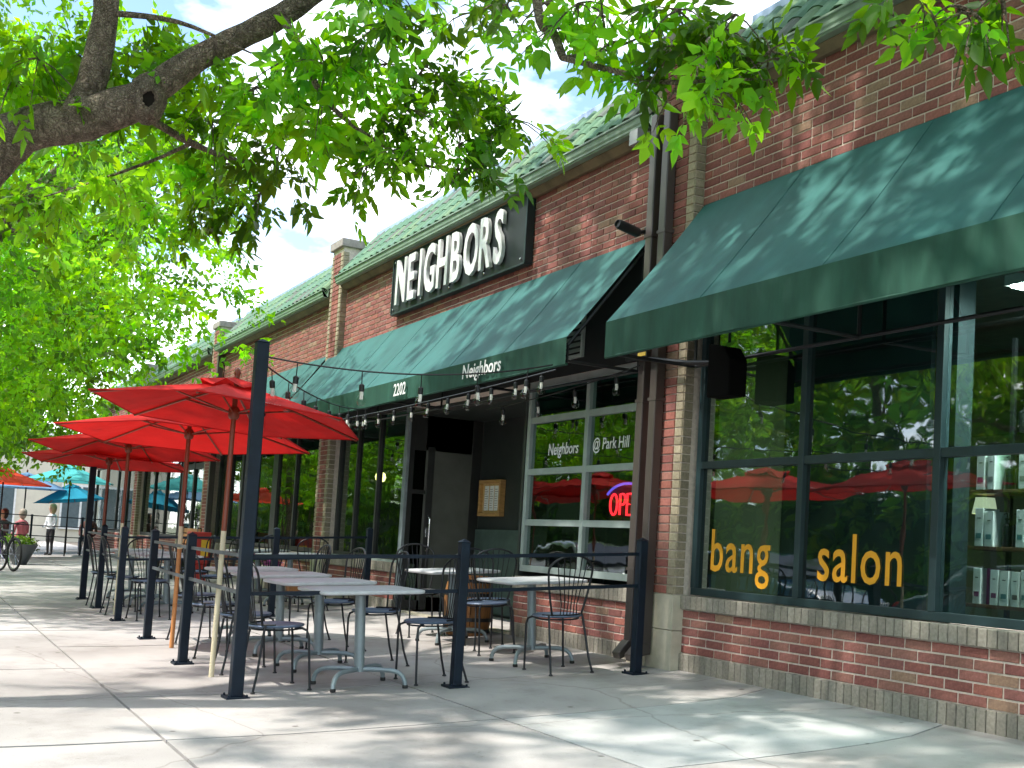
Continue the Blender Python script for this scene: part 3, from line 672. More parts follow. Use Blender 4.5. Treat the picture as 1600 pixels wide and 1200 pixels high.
# ------------------------------------------------------------------ tables
tabletop_m = mat('grey_tabletop', (.50, .52, .54), .5, 0, var=.08, scale=12, spec=.5)
tbase_m = mat('grey_table_base', (.23, .28, .30), .42, .3, var=.15, scale=6)
def rrect(hx, hy, r, n=5):
    out_ = []
    for cx, cy, a in ((hx - r, hy - r, 0), (-hx + r, hy - r, 90), (-hx + r, -hy + r, 180), (hx - r, -hy + r, 270)):
        for k in range(n + 1): t = R(a + 90 * k / n); out_.append((cx + r * math.cos(t), cy + r * math.sin(t)))
    return out_
def make_table(hx=.31, hy=.37, H=.67):
    t = thing('patio_table', (0, 0, 0), '', 'table', 'grey pedestal tables')
    b = MB(); pl = rrect(hx, hy, .06)
    rings = [(.94, H - .028), (.99, H - .022), (1, H - .012), (.99, H - .002), (.965, H)]
    vs = []; n = len(pl)
    for s_, z in rings: vs += [(x * s_, y * s_, z) for x, y in pl]
    fs = [(i * n + k, i * n + (k + 1) % n, (i + 1) * n + (k + 1) % n, (i + 1) * n + k) for i in range(len(rings) - 1) for k in range(n)] + [tuple(reversed(range(n))), tuple(4 * n + k for k in range(n))]
    b.add(vs, fs); b.build('tabletop', tabletop_m, t, smooth=True)
    b = MB(); b.lathe([(.036, .10), (.036, H - .05), (.10, H - .04), (.10, H - .029)], 16); c = b.build('column', tbase_m, t, smooth=True)
    for sx in (-1, 1):
        for sy in (-1, 1):
            b = MB(); ex, ey = .205 * sx, .255 * sy
            P = []
            for f, z in ((.05, .115), (.4, .118), (.7, .116), (.86, .104), (.95, .08), (1, .045), (1.01, .012)): P.append((ex * f, ey * f, z))
            b.tube(P, .0165, 8); l = b.build('leg', tbase_m, t, smooth=True)
            b = MB(); b.lathe([(.019, 0), (.021, .008), (.019, .022)], 8, (ex * 1.01, ey * 1.01, 0)); b.build('foot_glide', mat('black_rubber', (.02, .02, .02), .8), l)
    return t
TAB = make_table()
def place(proto, first, x, y, rz, label, tiltx=True):
    o = proto if first else copy_tree(proto)
    z = g(y); sl = (g(y + .2) - g(y - .2)) / .4
    n = Vector((0, -sl, 1)).normalized(); q = Vector((0, 0, 1)).rotation_difference(n)
    o.rotation_mode = 'QUATERNION'; o.rotation_quaternion = q @ Quaternion((0, 0, 1), rz)
    o.location = (x, y, z + .002); o['label'] = label; return o
TABLES = [(-.29, -2.48, 0, 'grey pedestal table at the railing end, right behind the short middle post'),
          (-1.33, -2.43, .02, 'grey pedestal table second from the railing end in the umbrella row'),
          (-2.40, -2.42, -.02, 'grey pedestal table third from the railing end, above the wooden basket'),
          (-3.42, -2.40, .03, 'grey pedestal table at the far end of the umbrella row beside the entrance gap'),
          (-.97, -.76, 0, 'grey pedestal table beside the low wall under the glazed garage door'),
          (-2.59, -.72, .04, 'grey pedestal table in front of the wooden barrel by the entry')]
for k, (x, y) in enumerate(((-6.75, -2.5), (-7.9, -2.5), (-9.1, -2.5), (-7.1, -.9), (-8.6, -.9))):
    TABLES.append((x, y, .03 * k, ['grey pedestal table in the second patio by its first short post', 'grey pedestal table in the second patio between two red umbrella poles', 'grey pedestal table in the second patio beside its tall pole', 'grey pedestal table by the three paned window at the brick pilaster', 'grey pedestal table under the wide window past the brick pilaster'][k]))
for i, (x, y, a, lab) in enumerate(TABLES): place(TAB, i == 0, x, y, a, lab)

# ------------------------------------------------------------------ bistro chairs
iron = mat('black_iron', (.012, .015, .019), .45, .2, var=.2, scale=10)
seat_m = mat('blue_grey_seat', (.10, .14, .22), .38, .2, var=.15, scale=8, spec=.5)
def make_chair():
    """wire bistro chair facing +y: round pressed seat, fan back, four tube legs"""
    t = thing('bistro_chair', (0, 0, 0), '', 'chair', 'wire back bistro chairs')
    H = .425
    b = MB(); b.lathe([(.0, H - .006), (.15, H - .012), (.185, H - .008), (.193, H), (.188, H + .008), (.15, H + .002), (.0, H - .001)], 24); b.build('seat', seat_m, t, smooth=True)
    b = MB(); b.tube([(.165 * math.cos(R(a)), .165 * math.sin(R(a)), H - .022) for a in range(0, 360, 18)], .0065, 6, closed=True); b.build('seat_ring', iron, t, smooth=True)
    for s in (-1, 1):
        b = MB(); b.tube([(s * .10, .10, H - .018), (s * .135, .14, H - .016), (s * .158, .165, H - .03), (s * .168, .175, H - .07), (s * .172, .18, .2), (s * .178, .186, .006)], .0085, 8); b.lathe([(.016, 0), (.016, .006), (.009, .012)], 8, (s * .178, .186, 0)); b.build('leg', iron, t, smooth=True)
        b = MB(); b.tube([(s * .15, -.12, H + .01), (s * .155, -.135, H - .06), (s * .162, -.15, .27), (s * .17, -.175, .12), (s * .185, -.205, .006)], .0085, 8); b.lathe([(.016, 0), (.016, .006), (.009, .012)], 8, (s * .185, -.205, 0)); b.build('leg', iron, t, smooth=True)
    def bp(u, v):  # back surface: u -1..1, v 0..1
        return (u * (.13 + .07 * math.sin(v * 1.7)), -.13 - .075 * v - .03 * math.cos(u * 1.4), H + .01 + v * .45)
    P = [bp(-1, v / 6 * .72) for v in range(7)] + [bp(math.cos(R(a)) , .72 + .28 * math.sin(R(a))) for a in range(168, 0, -12)] + [bp(1, .72 - v / 6 * .72) for v in range(7)]
    b = MB(); b.tube(P, .0085, 8); b.build('back_frame', iron, t, smooth=True)
    for u in (-.66, -.4, -.13, .13, .4, .66):
        top = .72 + .28 * math.sqrt(1 - u * u)
        b = MB(); b.tube([(u * .11, -.155, H + .0)] + [bp(u * (.62 + .38 * v), v * top) for v in (.2, .45, .7, 1)], .0042, 5); b.build('back_wire', iron, t, smooth=True)
    b = MB(); b.tube([(.172 * math.cos(R(a)), -.0 + .172 * math.sin(R(a)), H + .012) for a in range(198, 343, 12)], .006, 6); b.build('back_rail', iron, t, smooth=True)
    return t
CHR = make_chair(); PI = math.pi
CHAIRS = [(-.40, -3.04, 0.03, 'bistro chair with blue seat right beside the tall string light pole'),
          (-.36, -1.92, PI + .02, 'bistro chair tucked in behind the short middle post of the railing'),
          (-1.32, -3.00, -.05, 'bistro chair on the street side of the second umbrella row table'),
          (-1.36, -1.95, PI - .05, 'bistro chair on the shop side of the second umbrella row table'),
          (-2.42, -2.98, .08, 'bistro chair on the street side of the table above the basket'),
          (-2.40, -1.93, PI + .07, 'bistro chair on the shop side of the table above the basket'),
          (-3.54, -2.88, .0, 'bistro chair on the street side of the table beside the entrance gap'),
          (-3.40, -1.90, PI, 'bistro chair on the shop side of the table beside the entrance gap'),
          (-.42, -.84, PI / 2 + .05, 'bistro chair between the garage door table and the pilaster railing'),
          (-1.73, -.80, -PI / 2 + .1, 'bistro chair facing the garage door table from the entry side'),
          (-2.02, -.62, PI / 2 - .2, 'bistro chair facing the barrel table, back to the garage door'),
          (-3.25, -.75, -PI / 2 - .1, 'bistro chair at the barrel table nearest the entry door'),
          (-5.92, -2.85, -PI / 2 + .1, 'bistro chair standing by the first short post of the second patio'),
          (-6.75, -3.0, 0, 'bistro chair on the street side of the first table in the second patio'),
          (-6.75, -1.9, PI, 'bistro chair on the shop side of the first table in the second patio'),
          (-7.9, -3.0, 0, 'bistro chair on the street side of the middle table in the second patio'),
          (-7.95, -1.9, PI, 'bistro chair on the shop side of the middle table in the second patio'),
          (-9.1, -1.95, PI, 'bistro chair at the table beside the far tall pole'),
          (-6.52, -.85, PI / 2, 'bistro chair with its back to the entry at the three paned window table'),
          (-7.65, -.9, -PI / 2, 'bistro chair between the two tables along the windows'),
          (-8.05, -.95, PI / 2 + .2, 'bistro chair in front of the brick pilaster past the entry')]
for i, (x, y, a, lab) in enumerate(CHAIRS): place(CHR, i == 0, x, y, a, lab)

# ------------------------------------------------------------------ barrel, basket, pots
oakst = mat('barrel_oak', (.24, .105, .03), .55, var=.45, scale=6, stretch=(6, 6, .6))
br = thing('wooden_barrel', (-3.12, -.32, g(-.32)), 'oak half barrel with black hoops standing by the entry', 'barrel')
for k in range(18):
    a0, a1 = R(k * 20 + .8), R(k * 20 + 19.2); b = MB(); prof = [(.205, 0), (.235, .15), (.247, .29), (.235, .43), (.205, .58)]; vs = []
    for r_, z in prof:
        for a in (a0, a1): vs.append((r_ * math.cos(a), r_ * math.sin(a), z)); vs.append(((r_ - .022) * math.cos(a), (r_ - .022) * math.sin(a), z))
    fs = []
    for i in range(4):
        o_ = i * 4; fs += [(o_, o_ + 2, o_ + 6, o_ + 4), (o_ + 1, o_ + 5, o_ + 7, o_ + 3), (o_, o_ + 4, o_ + 5, o_ + 1), (o_ + 2, o_ + 3, o_ + 7, o_ + 6)]
    fs += [(0, 1, 3, 2), (16, 18, 19, 17)]; b.add(vs, fs); b.build('stave', oakst, br)
b = MB(); b.lathe([(.0, .53), (.19, .53), (.19, .55), (0, .55)], 18); b.build('head', oakst, br)
for z in (.05, .16, .40, .53):
    r_ = .206 + .041 * math.sin(math.pi * (z + .015) / .58); b = MB(); vs = []
    n = 24
    b.lathe([(r_ - .01, z - .018), (r_ + .004, z - .018), (r_ + .004, z + .018), (r_ - .01, z + .018)], 24); b.build('hoop', dark_steel, br)
bk = thing('wooden_basket', (-2.28, -2.62, g(-2.62) + .002), 'small slatted wooden bucket hung below the third table', 'basket')
bk.location.z += .50
b = MB()
b.lathe([(.075, .0), (.095, .115), (.098, .13), (.085, .13), (.068, .01)], 12); b.build('bucket', oakst, bk)
b = MB(); b.lathe([(.096, .10), (.102, .10), (.102, .125), (.096, .125)], 16); b.build('rim', oakst, bk)
bk.location = (-2.27, -2.36, g(-2.4) + .52)
# ------------------------------------------------------------------ red umbrellas
red = fabric('red_canvas', (.52, .014, .013), .18, .85, var=.2, scale=2.5, tcol=(.75, .012, .01))
wood_red = mat('red_varnish', (.20, .045, .02), .4, var=.3, scale=5, stretch=(4, 4, .4)); wood_or = mat('orange_wood', (.52, .22, .07), .5, var=.2, scale=5, stretch=(4, 4, .4)); wood_cr = mat('cream_wood', (.62, .55, .38), .5, var=.15, scale=5, stretch=(4, 4, .4))
logo = mat('umbrella_print', (.80, .62, .60), .8)
def umbrella(x, y, rr, zr, za, rot, tilt, low, label, mid=None, canvas=None, group='red market umbrellas', poles=(None, None), nseg=6, printed=True):
    z0 = g(y); t = thing('market_umbrella', (x, y, z0), label, 'umbrella', group); canvas = canvas or red
    zr -= z0; za -= z0; tx, ty = tilt
    def P(u, a, dz=0):   # u 0..1 from apex to rim
        aa = (a % (2 * math.pi / nseg)) - math.pi / nseg
        rad = rr * u * math.cos(math.pi / nseg) / math.cos(aa) if True else rr * u
        X, Y = rad * math.cos(rot + a), rad * math.sin(rot + a)
        zz = za + (zr - za) * (u ** 1.12) - .03 * math.sin(math.pi * u) * (math.cos(aa * nseg / 2) ) 
        return (X, Y, zz + tx * X + ty * Y + dz)
    na = nseg * 4; nu = 7; b = MB(); vs = []; fs = []
    us = [.16 + .84 * i / (nu - 1) for i in range(nu)]
    for u in us:
        for k in range(na): vs.append(P(u, 2 * math.pi * k / na))
    for i in range(nu - 1):
        for k in range(na): fs.append((i * na + k, i * na + (k + 1) % na, (i + 1) * na + (k + 1) % na, (i + 1) * na + k))
    b.add(vs, fs); c = b.build('canopy', canvas, t, fix=True)
    b = MB(); b.tube([P(1, 2 * math.pi * k / nseg, .002) for k in range(nseg)], .007, 5, closed=True); b.build('hem', canvas, c)
    b = MB(); vs = [P(.0, 0, .045)]; fs = []
    for u, dz in ((.13, .04), (.25, .032)):
        for k in range(na): vs.append(P(u, 2 * math.pi * k / na, dz + (.012 * math.cos(2 * math.pi * k / 4) if u > .2 else 0)))
    for k in range(na):
        fs.append((0, 1 + k, 1 + (k + 1) % na)); fs.append((1 + k, 1 + na + k, 1 + na + (k + 1) % na, 1 + (k + 1) % na))
    b.add(vs, fs); b.build('vent_cap', canvas, c)
    hubx = Vector((tx * -.25, ty * -.25, za - .22))
    for k in range(nseg):
        a = 2 * math.pi * k / nseg; b = MB(); b.tube([P(.04, a, -.02), P(.5, a, -.016), P(.99, a, -.012)], .009, 5); rb = b.build('rib', wood_red, t)
        b = MB(); b.tube([hubx, P(.46, a, -.02)], .007, 5); b.build('strut', wood_red, rb)
    b = MB(); b.lathe([(.03, -.04), (.042, -.02), (.042, .03), (.028, .05)], 12, tuple(hubx)); b.build('hub', wood_red, t, smooth=True)
    top = Vector((-tx * .3, -ty * .3, za + .06)); base = Vector((0, 0, .0)); f = .48
    split = base.lerp(top, f)
    b = MB(); b.tube([split, top], .0195, 12); b.build('upper_pole', poles[0] or wood_red, t, smooth=True)
    b = MB(); b.tube([base, split], .0195, 12); lp = b.build('lower_pole', poles[1] or low, t, smooth=True)
    if mid: b = MB(); b.tube([base.lerp(top, f - .08), base.lerp(top, f + .012)], .0205, 12); b.build('pole_sleeve', mid, t, smooth=True)
    b = MB(); b.lathe([(.02, 0), (.026, .02), (.018, .05), (.005, .06)], 10, tuple(top)); b.build('finial', wood_red, t, smooth=True)
    if printed:
        for k in (0, 2, 4):
            a = 2 * math.pi * (k + .5) / nseg; b = MB()
            for q in range(11):
                w = (q - 5) * .024; h = random.uniform(.012, .026)
                def PP(u, da):
                    p = Vector(P(u, a + da)); return p + Vector((0, 0, .004))
                b.add([PP(.88, w), PP(.88, w + .016), PP(.88 - h, w + .016), PP(.88 - h, w)], [(0, 1, 2, 3)])
            b.add([PP(.82, -.05), PP(.80, 0), PP(.82, .05), PP(.85, 0)], [(0, 1, 2, 3)])
            b.build('print', logo, c)
    return t
umbrella(-1.09, -3.30, 1.0, 1.65, 1.89, -.47, (.024, -.072), wood_cr, 'red umbrella on the cream lower pole next to the tall string light pole', None)
umbrella(-3.06, -3.18, 1.11, 1.60, 1.86, -.51, (.034, -.022), wood_or, 'red umbrella on an orange lower pole with a pale sleeve between two short posts', wood_cr)
umbrella(-6.58, -3.10, 1.08, 1.66, 1.90, -.44, (.05, -.014), wood_cr, 'red umbrella on a cream lower pole by the first post of the second patio')
umbrella(-8.28, -3.05, 1.08, 1.58, 1.82, -.3, (.03, -.02), wood_or, 'red umbrella on an orange lower pole beside the far tall pole')

# ------------------------------------------------------------------ string lights
bulb_g = glass('bulb_glass', (.92, .92, .90), 1.5)
def lights(a, b_, sag, n, label, drop=.05, phase=.5, seg=28):
    a, b_ = Vector(a), Vector(b_); t = thing('string_lights', a, label, 'string lights', 'bulb strings over the patio')
    def P(f): p = a.lerp(b_, f) - a; p.z -= sag * 4 * f * (1 - f); return p
    m = MB(); m.tube([P(i / seg) for i in range(seg + 1)], .006, 5); m.build('cable', dark_steel, t, smooth=True)
    for k in range(n):
        p = P((k + phase) / n); m = MB(); m.tube([(0, 0, 0), (0, 0, -drop)], .004, 5); m.lathe([(.012, -drop - .055), (.019, -drop - .05), (.019, -drop - .008), (.011, -drop)], 10)
        s = m.build('socket', dark_steel, t, loc=p, smooth=True); s.rotation_euler = (random.uniform(-.12, .12), random.uniform(-.12, .12), 0)
        m = MB(); z = -drop - .05; m.lathe([(.012, z), (.018, z - .014), (.031, z - .048), (.035, z - .068), (.028, z - .093), (.010, z - .104)], 12); m.build('bulb', bulb_g, s, smooth=True)
        m = MB(); m.tube([(0, 0, z), (.004, 0, z - .03), (-.003, 0, z - .055)], .013, 6); m.build('filament', mat('bulb_core', (.85, .84, .80), .4), s)
    return t
zp = g(-3.38)
lights((-.12, -3.36, 1.97), (-.75, -.85, 2.30), .10, 5, 'bulb string from the tall pole top to the corner of the restaurant awning', .09)
lights((-.14, -3.36, 1.93), (-5.0, -.80, 2.28), .10, 9, 'bulb string from the tall pole across the patio to the middle of the restaurant awning', .07)
lights((-.14, -3.36, 1.76), (-8.5, -.80, 2.28), .06, 10, 'bulb string from the tall pole to the far end of the restaurant awning', .05)
lights((-8.6, -.80, 2.26), (-.78, -.80, 2.27), .05, 17, 'bulb string hung along the bottom edge of the restaurant awning', .02)
lights((-.45, -.22, 2.34), (-2.9, -.35, 2.16), .03, 4, 'short bulb string under the awning in front of the garage door', .03)
lights((-9.24, -3.1, 1.9), (-9.3, -.8, 2.26), .08, 4, 'bulb string from the far tall pole to the next awning', .05)

# ------------------------------------------------------------------ trees
bark = barkmat(); LEAF = leafmat('leaf'); LEAF_FAR = leafmat('leaf_far'); LEAF_CROWN = leafmat('leaf_crown', .22)
def leaf_object(name, parent, pos, dirs, size, nl=5, shape=6, cols=None, m=None, spread=1.0):
    """compound leaves: pos (n,3) leaf base, dirs (n,3) mid-rib direction, size (n,) leaflet length; nl leaflets each a folded pointed blade"""
    n = len(pos); d = dirs / np.linalg.norm(dirs, axis=1, keepdims=True)
    rnd = rng.normal(size=(n, 3)); side = np.cross(d, rnd); side /= np.linalg.norm(side, axis=1, keepdims=True); nor = np.cross(side, d)
    V = []; tot = 0; Cc = []
    layout = {5: [(1.0, 0, 1.1), (.62, .75, .95), (.62, -.75, .95), (.22, 1.05, .75), (.22, -1.05, .75)], 3: [(.8, 0, 1.1), (.35, .85, 1), (.35, -.85, 1)], 1: [(0, 0, 1)]}[nl]
    for t, ang, sc in layout:
        a = ang + rng.normal(size=n) * .18; ld = d * np.cos(a)[:, None] + side * np.sin(a)[:, None]
        ld = ld + np.array([0, 0, -1]) * rng.uniform(.0, .5, n)[:, None]; ld /= np.linalg.norm(ld, axis=1, keepdims=True)
        nn = nor + rng.normal(size=(n, 3)) * .55; lw = np.cross(ld, nn); lw /= np.linalg.norm(lw, axis=1, keepdims=True); ln = np.cross(lw, ld)
        L = (size * sc * rng.uniform(.8, 1.15, n))[:, None]; b0 = pos + d * (t * size * spread)[:, None]
        w = L * rng.uniform(.19, .27, n)[:, None]; curl = L * rng.uniform(-.16, .02, n)[:, None]; fold = w * .25
        if shape == 6:
            P = [b0, b0 + ld * L * .3 + lw * w + ln * fold, b0 + ld * L * .3 - lw * w + ln * fold, b0 + ld * L * .35, b0 + ld * L * .68 + lw * w * .62 + ln * (fold * .6 + curl * .4), b0 + ld * L * .68 - lw * w * .62 + ln * (fold * .6 + curl * .4), b0 + ld * L + ln * curl]
        else:
            P = [b0, b0 + ld * L * .42 + lw * w * 1.15 + ln * fold, b0 + ld * L * .42 - lw * w * 1.15 + ln * fold, b0 + ld * L + ln * curl]
        V.append(np.stack(P, 1)); Cc.append(cols * rng.uniform(.85, 1.15, (n, 1)))
    V = np.concatenate(V); Cc = np.concatenate(Cc); k = V.shape[1]; N = len(V)
    tri = np.array([[0, 3, 1], [0, 2, 3], [1, 3, 4], [3, 2, 5], [3, 6, 4], [3, 5, 6]]) if shape == 6 else np.array([[0, 3, 1], [0, 2, 3]])
    F = (tri[None] + (np.arange(N) * k)[:, None, None]).reshape(-1, 3)
    me = bpy.data.meshes.new(name); me.vertices.add(N * k); me.vertices.foreach_set('co', V.reshape(-1).astype('f4'))
    me.loops.add(len(F) * 3); me.loops.foreach_set('vertex_index', F.reshape(-1).astype('i4'))
    me.polygons.add(len(F)); me.polygons.foreach_set('loop_start', (np.arange(len(F)) * 3).astype('i4')); me.update(calc_edges=True)
    ca = me.color_attributes.new('Col', 'FLOAT_COLOR', 'POINT'); c4 = np.ones((N * k, 4), 'f4'); c4[:, :3] = np.repeat(Cc, k, 0); ca.data.foreach_set('color', c4.reshape(-1))
    me.materials.append(m or LEAF); o = bpy.data.objects.new(name, me); COL.objects.link(o); o.parent = parent
    return o
def leaf_cols(n, base=(.08, .245, .013), var=.35):
    k = rng.uniform(1 - var, 1 + var, (n, 1)); yel = rng.uniform(0, 1, (n, 1)) ** 2
    c = np.array(base)[None] * k; c = c + yel * np.array([[.05, .06, .0]]); return np.clip(c, .003, .5)
def bez(a, b, sag=.1, n=6, jit=.05):
    a, b = Vector(a), Vector(b); L = (b - a).length; out_ = []
    for i in range(n + 1):
        f = i / n; p = a.lerp(b, f) + Vector((0, 0, math.sin(math.pi * f) * L * sag)); 
        if 0 < i < n: p += Vector((random.gauss(0, jit), random.gauss(0, jit), random.gauss(0, jit))) * L
        out_.append(p)
    return out_
def cluster_leaves(c, r, n, droop=.5, size=.09, store=None, base=(.08, .245, .013), twigs=None, tb=7, root=None):
    """twigs radiate from the cluster centre and droop; leaves sit along them"""
    c = np.array(c); ps, ds = [], []
    for k in range(tb):
        v = rng.normal(size=3); v[2] = v[2] * .6 - .1; v /= np.linalg.norm(v); L = r * rng.uniform(.7, 1.25)
        pts = [c + v * L * f + np.array([0, 0, -droop * L * f * f]) for f in (0, .33, .66, 1)]
        if twigs is not None: twigs.tube([tuple(p) for p in pts], [.006, .004, .003, .0015], 4, caps=False)
        m = max(2, n // tb)
        f = rng.uniform(.15, 1.05, m); P = c + v * L * f[:, None] + np.array([0, 0, -droop * L]) * (f ** 2)[:, None] + rng.normal(size=(m, 3)) * r * .07
        D = v[None] * .6 + np.array([[0, 0, -1.0]]) * droop * f[:, None] + rng.normal(size=(m, 3)) * .6
        ps.append(P); ds.append(D)
    P = np.concatenate(ps); D = np.concatenate(ds); tone = rng.choice([.45, .7, .95, 1.15, 1.3]) * np.array([[rng.uniform(.8, 1.15), 1, rng.uniform(.7, 1.6)]])
    store.append((P, D, np.full(len(P), size) * rng.uniform(.6, 1.35, len(P)), leaf_cols(len(P), base) * tone))
def flush(store): return [np.concatenate([s[i] for s in store]) for i in range(4)]

# --- the near tree whose limb reaches in over the patio
nt_ = thing('shade_tree', (0, 0, g(-5.9)), 'big street tree with rough bark limb and knot hole reaching over the patio', 'tree')
OT = -Vector(nt_.location)
def npart(mb, name, m, parent=None, **kw):
    o = mb.build(name, m, parent or nt_, **kw)
    if parent is None: o.location = OT
    return o
def wob(pts, r, n=5):
    """resample a polyline with a Catmull spline and bumpy radii"""
    P = [Vector(p) for p in pts]; Q = []; RR = []
    for i in range(len(P) - 1):
        p0, p1, p2, p3 = P[max(i - 1, 0)], P[i], P[i + 1], P[min(i + 2, len(P) - 1)]
        for k in range(n):
            t = k / n; Q.append(.5 * ((2 * p1) + (p2 - p0) * t + (2 * p0 - 5 * p1 + 4 * p2 - p3) * t * t + (3 * p1 - p0 - 3 * p2 + p3) * t ** 3)); RR.append((r[i] * (1 - t) + r[i + 1] * t) * random.uniform(.94, 1.07))
    Q.append(P[-1]); RR.append(r[-1]); return Q, RR
def limb(mb, pts, r, n=14): Q, RR = wob(pts, r); mb.tube(Q, RR, n)
b = MB()
limb(b, [(-.45, -6.0, -.32), (-.42, -5.95, .3), (-.36, -5.8, 1.3), (-.22, -5.5, 2.2), (-.02, -5.12, 2.84), (.09, -4.93, 3.06), (.25, -4.62, 3.16), (.41, -4.33, 3.29)], [.34, .26, .21, .175, .145, .13, .125, .108], 18)
limb(b, [(.36, -4.42, 3.24), (.43, -4.31, 3.32), (.58, -4.06, 3.55), (.81, -3.66, 3.82), (1.03, -3.29, 4.16), (1.3, -2.7, 4.6), (1.5, -2.0, 5.1), (1.6, -1.4, 5.6)], [.088, .088, .074, .066, .06, .05, .04, .02])
limb(b, [(.22, -4.68, 3.14), (.28, -4.60, 3.36), (.33, -4.56, 3.78), (.36, -4.58, 4.15), (.3, -4.3, 5.0), (.1, -4.0, 6.0), (-.2, -3.6, 7.0)], [.10, .085, .075, .07, .06, .045, .02])
limb(b, [(-.36, -5.8, 1.3), (-.55, -6.1, 2.6), (-.8, -6.3, 4.0), (-.9, -6.4, 5.6), (-.7, -6.2, 7.4)], [.2, .17, .14, .10, .03])
limb(b, [(-.75, -6.25, 3.7), (-1.6, -5.6, 4.8), (-2.6, -4.8, 5.6), (-3.3, -4.2, 6.2)], [.1, .08, .06, .02])
limb(b, [(-.85, -6.3, 4.6), (.4, -6.4, 5.6), (1.8, -6.0, 6.2), (3.0, -5.2, 6.6)], [.09, .08, .05, .02])
limb(b, [(1.03, -3.29, 4.16), (2.0, -3.3, 4.4), (2.9, -3.2, 4.1), (3.05, -3.15, 3.15), (3.16, -3.13, 3.0), (3.27, -3.13, 2.84)], [.05, .04, .03, .022, .019, .016], 8)
limb(b, [(1.3, -2.7, 4.6), (2.4, -2.3, 4.9), (3.9, -2.7, 4.6), (5.0, -3.05, 3.2), (5.1, -3.0, 2.5)], [.045, .035, .025, .012, .005], 8)
for pts, r in (([(.81, -3.66, 3.82), (1.05, -3.6, 3.56), (1.18, -3.51, 3.29), (1.16, -3.32, 3.16), (1.09, -3.0, 3.07), (1.02, -2.7, 3.06), (.98, -2.36, 3.14)], [.03, .022, .018, .014, .011, .008, .004]),
               ([(3.27, -3.13, 2.84), (3.53, -3.04, 2.72), (3.7, -2.91, 2.65), (3.9, -2.76, 2.63), (3.98, -2.6, 2.64)], [.013, .012, .010, .006, .003]),
               ([(3.27, -3.13, 2.84), (3.45, -3.0, 2.85), (3.63, -2.88, 2.91)], [.009, .006, .003]),
               ([(.36, -4.36, 3.24), (-.06, -3.94, 3.25), (-.3, -3.55, 3.28), (.1, -3.45, 3.26)], [.03, .022, .014, .006]),
               ([(.33, -4.56, 3.78), (.6, -4.2, 3.72), (.95, -3.85, 3.5)], [.02, .014, .005]),
               ([(-.06, -3.94, 3.25), (-.4, -4.1, 3.2), (-.8, -4.4, 3.1), (-1.1, -4.7, 3.0)], [.014, .012, .008, .004])): limb(b, pts, r, 7)
npart(b, 'trunk', bark, smooth=True)
# knot: swollen collar with a dark hollow, facing the pavement
kd = Vector((.93, -.10, -.33)).normalized(); kp = Vector((.545, -4.315, 3.255)); b = MB(); b.M = Matrix.Translation(kp) @ kd.to_track_quat('Z', 'Y').to_matrix().to_4x4()
b.M = b.M @ Matrix.Diagonal((.72, 1, 1, 1)); b.lathe([(.15, -.11), (.12, -.04), (.092, .0), (.066, .016), (.048, .012), (.040, -.03)], 18)
b.V = [tuple(c + random.uniform(-.006, .006) for c in v) for v in b.V]; npart(b, 'knot_collar', bark, smooth=True)
b = MB(); b.M = Matrix.Translation(kp) @ kd.to_track_quat('Z', 'Y').to_matrix().to_4x4(); b.M = b.M @ Matrix.Diagonal((.72, 1, 1, 1)); b.lathe([(.0, -.012), (.052, -.012), (.052, -.02), (0, -.02)], 14); npart(b, 'knot_hollow', mat('hollow', (.012, .009, .007), 1))
KA = [(0.65, -4.99, 3.4), (0.44, -4.75, 3.53), (0.14, -4.87, 3.35), (0.24, -4.31, 3.73), (0.76, -4.15, 3.61), (0.43, -3.92, 3.56), (0.01, -3.85, 3.47), (0.93, -3.81, 3.42), (1.43, -3.71, 3.45), (1.7, -3.62, 3.34), (-0.32, -4.01, 3.34), (-0.34, -3.63, 3.33), (0.4, -3.49, 3.27), (1.09, -3.47, 3.22), (-0.52, -4.36, 3.11), (-0.88, -4.63, 3.09), (-1.22, -4.83, 3.0), (-1.02, -4.03, 3.15), (-0.85, -3.72, 3.22), (-0.45, -3.37, 3.19), (0.5, -5.1, 3.3)]
KB = [(1.76, -3.5, 3.41), (1.67, -3.26, 3.51), (1.61, -3.33, 3.3), (1.51, -3.12, 3.46), (1.25, -3.15, 3.25), (1.17, -2.89, 3.33), (1.06, -2.67, 3.34), (1.13, -2.93, 3.07), (1.05, -2.66, 3.15), (0.96, -2.44, 3.42), (1.04, -3.09, 3.02), (0.77, -3.17, 3.0), (1.12, -2.91, 2.83), (1.07, -2.59, 2.96), (0.99, -2.34, 3.09), (1.05, -2.23, 3.2), (1.1, -2.51, 2.83), (0.81, -3.07, 2.81)]
KC = [(2.57, -3.22, 3.19), (2.81, -3.18, 3.14), (3.06, -3.12, 3.07), (3.3, -3.09, 2.98), (3.17, -3.11, 2.92), (3.43, -3.05, 2.89), (3.45, -2.99, 2.79), (3.59, -2.94, 2.88), (3.59, -2.93, 2.7), (3.73, -2.87, 2.69), (3.73, -2.89, 2.84), (3.87, -2.83, 2.73), (3.86, -2.82, 2.61), (3.91, -2.75, 2.79), (3.92, -2.71, 2.64), (3.97, -2.63, 2.66), (3.99, -2.57, 2.63), (3.84, -2.85, 2.48), (3.88, -2.77, 2.5), (3.71, -2.88, 2.52), (3.56, -2.96, 2.59)]
KD = [(4.98, -3.03, 2.38), (5.09, -3.02, 2.31), (5.14, -2.93, 2.3), (5.16, -2.89, 2.28), (5.26, -2.91, 2.3)]
store = []; tw = MB()
for c in KA: cluster_leaves((c[0] - .42, c[1] + .10, c[2] + .06), .28, 56, .5, .095, store, twigs=tw, tb=8)
for c in KB: cluster_leaves((c[0], c[1], c[2] + .26), .24, 40, .5, .085, store, twigs=tw, tb=7)
